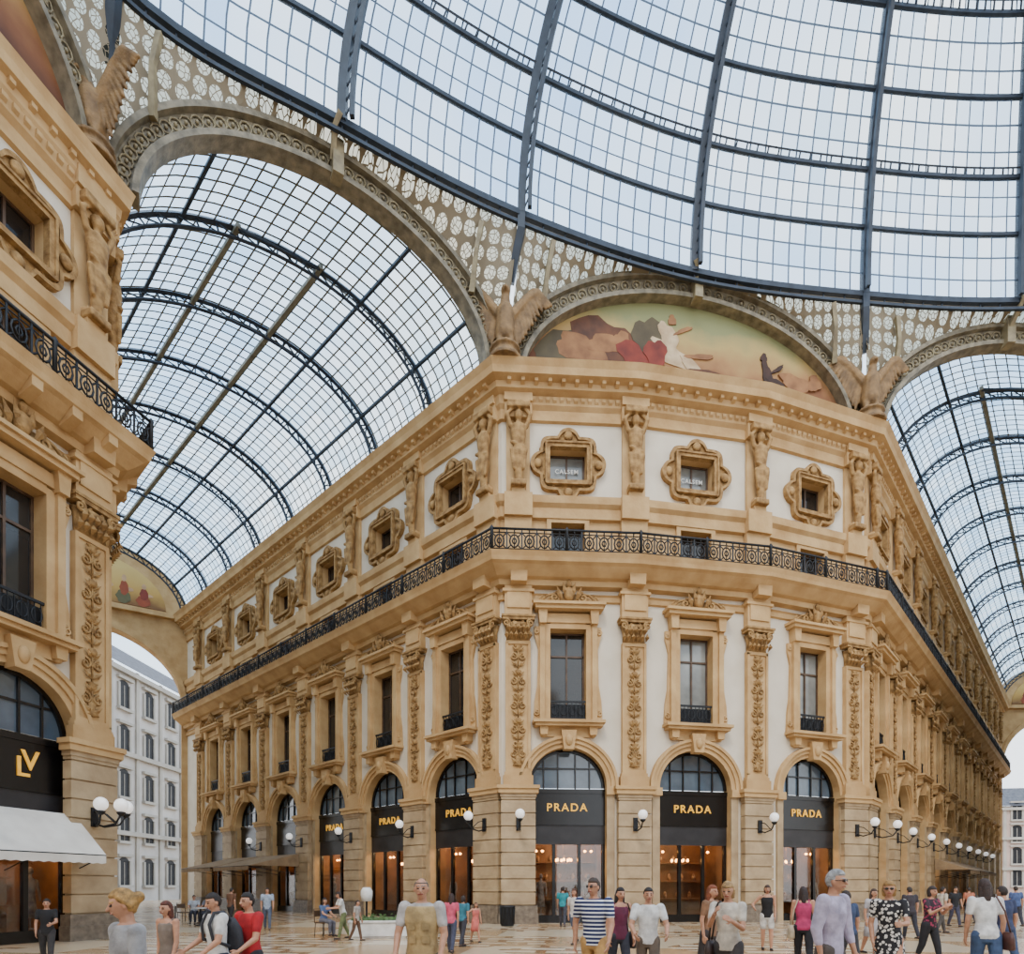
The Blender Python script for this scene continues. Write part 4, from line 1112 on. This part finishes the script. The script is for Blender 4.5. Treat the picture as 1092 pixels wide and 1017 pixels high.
# ---------------------------------------------------------------- far buildings
def farbuilding(P,Q,H,cw,rows,rh,col,label,roof=True):
    d=Q-P; L_=d.length
    m=pm('plaster_%d_%d_%d'%col,col,None,.8,.5); tr=pm('far_trim',(176,170,160),None,.8,.5)
    b=MB(); b.fb(0,L_,-12,0,0,H)
    if roof: b.add([(-.4,-.5,H),(L_+.4,-.5,H),(L_+.4,4,H+4),(-.4,4,H+4)],[(0,1,2,3)],1); b.add([(-.4,-.5,H),(-.4,4,H+4),(-.4,12,H)],[(0,1,2)],1); b.add([(L_+.4,-.5,H),(L_+.4,4,H+4),(L_+.4,12,H)],[(0,1,2)],1)
    r=place('building',b.mesh('building',[m,pm('slate_roof',(96,98,104),(70,72,80),.7,2)]),FM(P,d),None,label,'building')
    c=MB()
    for z in(H-.8,H*.28,H*.62): c.fb(-.1,L_+.1,0,.5,z,z+.5)
    for i in range(int(L_/cw)+1):
        c.fb(i*cw-.25,i*cw+.25,0,.2,0,H)
    place('cornice',c.mesh('cornice',[tr]),FM(P,d),r)
    wm=MB(); wm.fb(-.8,.8,.02,.06,.0,2.7,0); wm.prism([(.8*math.cos(a*pi/10),2.65+.5*math.sin(a*pi/10)) for a in range(11)],.02,.06,0)
    for sd in(-1,1): x0,x1=sorted((sd*.8,sd*1.1)); wm.fb(x0,x1,0,.2,-.1,2.75,1)
    wm.fb(-1.25,1.25,0,.4,3.2,3.5,1); wm.fb(-1.2,1.2,0,.4,-.3,.0,1); wm.fb(-.04,.04,.05,.1,.0,2.6,1)
    wme=wm.mesh('window',[pm('far_window_glass',(44,44,46),(26,26,30),.5,2,spec=.2),tr])
    n=int(L_/cw)
    for i in range(n):
        for j in range(rows): place('window',wme,FM(P,d,cw*(i+.5),0,1.8+rh*j),r)
farbuilding(V((-44.4,58,0)),V((-43,92,0)),26.5,4.4,5,5.0,(200,194,188),"white multi-storey building with a slate roof seen through the arch")
farbuilding(V((86,118,0)),V((124,112,0)),17,4.2,4,4.2,(196,172,160),"pale pink townhouse seen through the far arch")

# ---------------------------------------------------------------- floor
b=MB(); b.add([(-150,-40,0),(200,-40,0),(200,220,0),(-150,220,0)],[(0,1,2,3)])
place('floor',b.mesh('floor',[FLOORM],recalc=False),None,None,"polished mosaic marble paving in cream and brown",'floor',None,'structure')

# ---------------------------------------------------------------- eagles
def mk_eagle():
    b=MB()
    b.capsule((0,0,1.3),.42,(0,-.15,2.1),.38,12); b.capsule((0,-.15,2.1),.3,(0,-.25,2.6),.2,10)
    b.ell((0,-.33,2.85),.2,.26,.2); b.capsule((0,-.5,2.85),.09,(0,-.68,2.72),.03,6)
    b.capsule((0,.15,1.3),.35,(0,.35,.4),.15,8)
    for sd in(-1,1):
        b.capsule((sd*.2,-.05,1.2),.2,(sd*.25,-.15,.65),.1,8)
        for k in range(-1,2): b.capsule((sd*.25,-.15,.62),.07,(sd*.25+k*.12,-.42,.55),.05,6)
        b.capsule((sd*.25,.05,2.1),.24,(sd*.95,.1,3.0),.18,8); b.capsule((sd*.95,.1,3.0),.18,(sd*1.5,.12,3.35),.11,8)
        for k in range(12):
            t=k/11; r0=V((sd*(.35+1.1*t),.12,2.15+1.2*min(1,t*1.3))); tip=r0+V((sd*(.2+.4*t),.14,-1.15+.75*t))
            b.capsule(r0,.14,tip,.075,6)
    b.lathe([(.75,0),(.75,.15),(.6,.2),(.55,.45),(.68,.5),(.68,.6)],(0,0,0),12)
    return fuse(b,.045,1,[EAGLE])
EG=mk_eagle()
def eagle(p,ang,sc_=1.0,z=24.2):
    place('eagle_statue',EG,T(p[0],p[1],z)@RZ(ang)@Matrix.Scale(sc_,4),None,"stone eagle with raised wings perched on the cornice corner",'statue','eagle statues at the dome corners')
eagle((A.x+.15,A.y-.75),5,1.0);eagle((Bc.x-.1,Bc.y-.75),0,1.0);eagle((-13.1,19.1),-25,.88,24.3)

# ---------------------------------------------------------------- awnings etc
def awning(M,w,o,z1,z0,mat,label):
    b=MB(); n=14
    for i in range(n):
        x0=-w/2+w*i/n;x1=-w/2+w*(i+1)/n
        b.add([(x0,0,z1),(x1,0,z1),(x1,-o,z0),(x0,-o,z0),(x0,-o,z0-.25),((x0+x1)/2,-o,z0-.28),(x1,-o,z0-.25)],[(0,1,2,3),(3,2,6,5,4)])
    for sx in(-w/2,w/2): b.add([(sx,0,z1),(sx,-o,z0),(sx,0,z0)],[(0,1,2)])
    r=place('awning',b.mesh('awning_canvas',[mat],recalc=False),M,None,label,'awning')
    f=MB()
    for sx in(-w/2+.05,0,w/2-.05): f.tube([(sx,0,z1-.05),(sx,-o+.03,z0-.03)],.025,5); f.tube([(sx,0,z0-.5),(sx,-o+.05,z0-.05)],.02,5)
    f.tube([(-w/2,-o+.02,z0-.02),(w/2,-o+.02,z0-.02)],.03,5)
    place('awning_frame',f.mesh('awning_frame',[IRON]),M,r)
awning(FM(N0,dn,18-3.0,.05),3.9,1.3,3.85,2.6,AWN,"white canvas awning over the shop entrance")
awning(FM(EL,dl,LLn-.35-5.5*3.5,.4),5.0,3.2,3.7,2.9,AWNB,"beige canvas cafe awning on the arcade facade")
awning(FM(EL,dl,LLn-.35-5.5*4.5,.4),5.0,3.2,3.7,2.9,AWNB,"beige canvas cafe awning on the arcade facade")
for k in(3,4,5): awning(FM(Bc,dr,.35+5.5*(k+.5),.4),5.0,2.0,3.6,2.8,AWNB,"brown canvas awning over an arcade shop")
def planter(px,s):
    M=T((px-546)/s,F/s)@RZ(10); b=MB()
    b.box(-.9,.9,-.3,.3,.06,.5); b.box(-.95,.95,-.34,.34,.5,.56); b.box(-.85,.85,-.26,.26,0,.06)
    r=place('planter_box',b.mesh('planter_box',[WHITEP]),M,None,"low white rectangular planter with small green shrubs",'planter')
    g=MB()
    for k in range(70):
        x=random.uniform(-.8,.8);y=random.uniform(-.24,.24);z=random.uniform(.52,.75); a=random.uniform(0,6.28)
        g.add([(x,y,z),(x+.06*math.cos(a),y+.06*math.sin(a),z+.05),(x+.12*math.cos(a),y+.12*math.sin(a),z+.02),(x+.06*math.cos(a+.6),y+.06*math.sin(a+.6),z-.02)],[(0,1,2,3)])
    for k in range(10): g.ell((-.75+.165*k,0,.58),.12,.18,.1,8,6)
    f=place('foliage',g.mesh('foliage',[pm('leaf_green',(84,110,60),(56,80,40),.7,8)],recalc=False),M,r); f['kind']='stuff'
planter(404,33)
M=T((391-546)/31.5,F/31.5); b=MB(); b.lathe([(.2,0),(.2,.05),(.06,.1),(.035,.2),(.035,1.15),(.06,1.2)],(0,0,0),12)
r=place('standing_lamp',b.mesh('standing_lamp',[IRON]),M,None,"short standing lamp with a white shade beside the planter",'lamp')
b=MB(); b.lathe([(.16,1.15),(.2,1.35),(.2,1.5),(.12,1.62)],(0,0,0),14); place('lamp_shade',b.mesh('lamp_shade',[WHITEP]),M,r)
def bin_(px,s):
    M=T((px-546)/s,F/s); b=MB(); b.lathe([(.26,0),(.28,.08),(.3,.75),(.33,.78),(.33,.84),(.25,.86),(.24,.7),(.05,.68)],(0,0,0),18)
    for k in range(12):
        a=k*pi/6; b.tube([(.28*math.cos(a),.28*math.sin(a),.08),(.31*math.cos(a),.31*math.sin(a),.76)],.018,4)
    place('litter_bin',b.mesh('litter_bin',[IRON]),M,None,"dark round metal litter bin by the pilaster",'bin','litter bins')
bin_(541,25.6);bin_(893,22.8)
def chair(px,s,yaw):
    M=T((px-546)/s,F/s)@RZ(yaw); root=place('cafe_chair',None,M,None,"dark metal cafe chair on the terrace",'chair','cafe terrace chairs')
    b=MB(); b.box(-.21,.21,-.21,.21,.43,.47); place('seat',b.mesh('seat',[WOODF]),M,root)
    b=MB(); b.tube([(-.2,.2,.45),(-.2,.24,.9),(.2,.24,.9),(.2,.2,.45)],.015,5); b.box(-.2,.2,.21,.24,.65,.85); place('backrest',b.mesh('backrest',[WOODF]),M,root)
    for sx in(-1,1):
        for sy in(-1,1):
            b=MB(); b.tube([(sx*.18,sy*.18,.44),(sx*.2,sy*.2,0)],.014,5); place('leg',b.mesh('leg',[IRON]),M,root)
def table(px,s):
    M=T((px-546)/s,F/s); b=MB(); b.lathe([(.36,.72),(.36,.75)],(0,0,0),20); root=place('cafe_table',b.mesh('cafe_table',[WHITEP]),M,None,"round white cafe table on a pedestal",'table','cafe terrace tables')
    b=MB(); b.lathe([(.22,0),(.2,.03),(.03,.06),(.03,.72)],(0,0,0),12); place('pedestal',b.mesh('pedestal',[IRON]),M,root)
chair(207,24,20);chair(222,24,-20);table(214,25.2);chair(196,23,60);table(187,22);chair(345,32,60)

# ---------------------------------------------------------------- light, world, camera
w=bpy.data.worlds.new('World'); sc.world=w; w.use_nodes=True; nt=w.node_tree
bg=nt.nodes['Background']; tc=nt.nodes.new('ShaderNodeTexCoord'); sp=nt.nodes.new('ShaderNodeSeparateXYZ'); nt.links.new(tc.outputs['Generated'],sp.inputs[0])
r=nt.nodes.new('ShaderNodeValToRGB'); e=r.color_ramp.elements; e[0].position=0; e[0].color=(.90,.94,1,1); e[1].position=1; e[1].color=(.40,.64,1,1)
x=e.new(.35); x.color=(.64,.82,1,1)
nz=nt.nodes.new('ShaderNodeTexNoise'); nz.inputs['Scale'].default_value=2.2; nz.inputs['Detail'].default_value=5; nt.links.new(tc.outputs['Generated'],nz.inputs['Vector'])
mr=nt.nodes.new('ShaderNodeValToRGB'); mr.color_ramp.elements[0].position=.42; mr.color_ramp.elements[1].position=.68; nt.links.new(nz.outputs['Fac'],mr.inputs['Fac'])
mx=nt.nodes.new('ShaderNodeMix'); mx.data_type='RGBA'; mx.inputs[7].default_value=(1,1,1,1)
nt.links.new(sp.outputs[2],r.inputs['Fac']); nt.links.new(mr.outputs[0],mx.inputs[0]); nt.links.new(r.outputs[0],mx.inputs[6]); nt.links.new(mx.outputs[2],bg.inputs[0]); bg.inputs[1].default_value=3.0
sl=bpy.data.lights.new('Sun','SUN'); sl.energy=1.8; sl.angle=rad(16); sl.color=(1,.9,.76)
so=bpy.data.objects.new('Sun',sl); COL.objects.link(so); so.rotation_euler=(rad(42),0,rad(-14))
cam=bpy.data.cameras.new('Camera'); co=bpy.data.objects.new('Camera',cam); COL.objects.link(co)
co.location=(0,0,1.65); co.rotation_euler=(pi/2,0,0); cam.sensor_fit='HORIZONTAL'; cam.sensor_width=36; cam.lens=F/1092*36; cam.shift_y=436.5/1092; cam.clip_end=1000
sc.camera=co
print('faces',sum(len(m.polygons) for m in bpy.data.meshes))
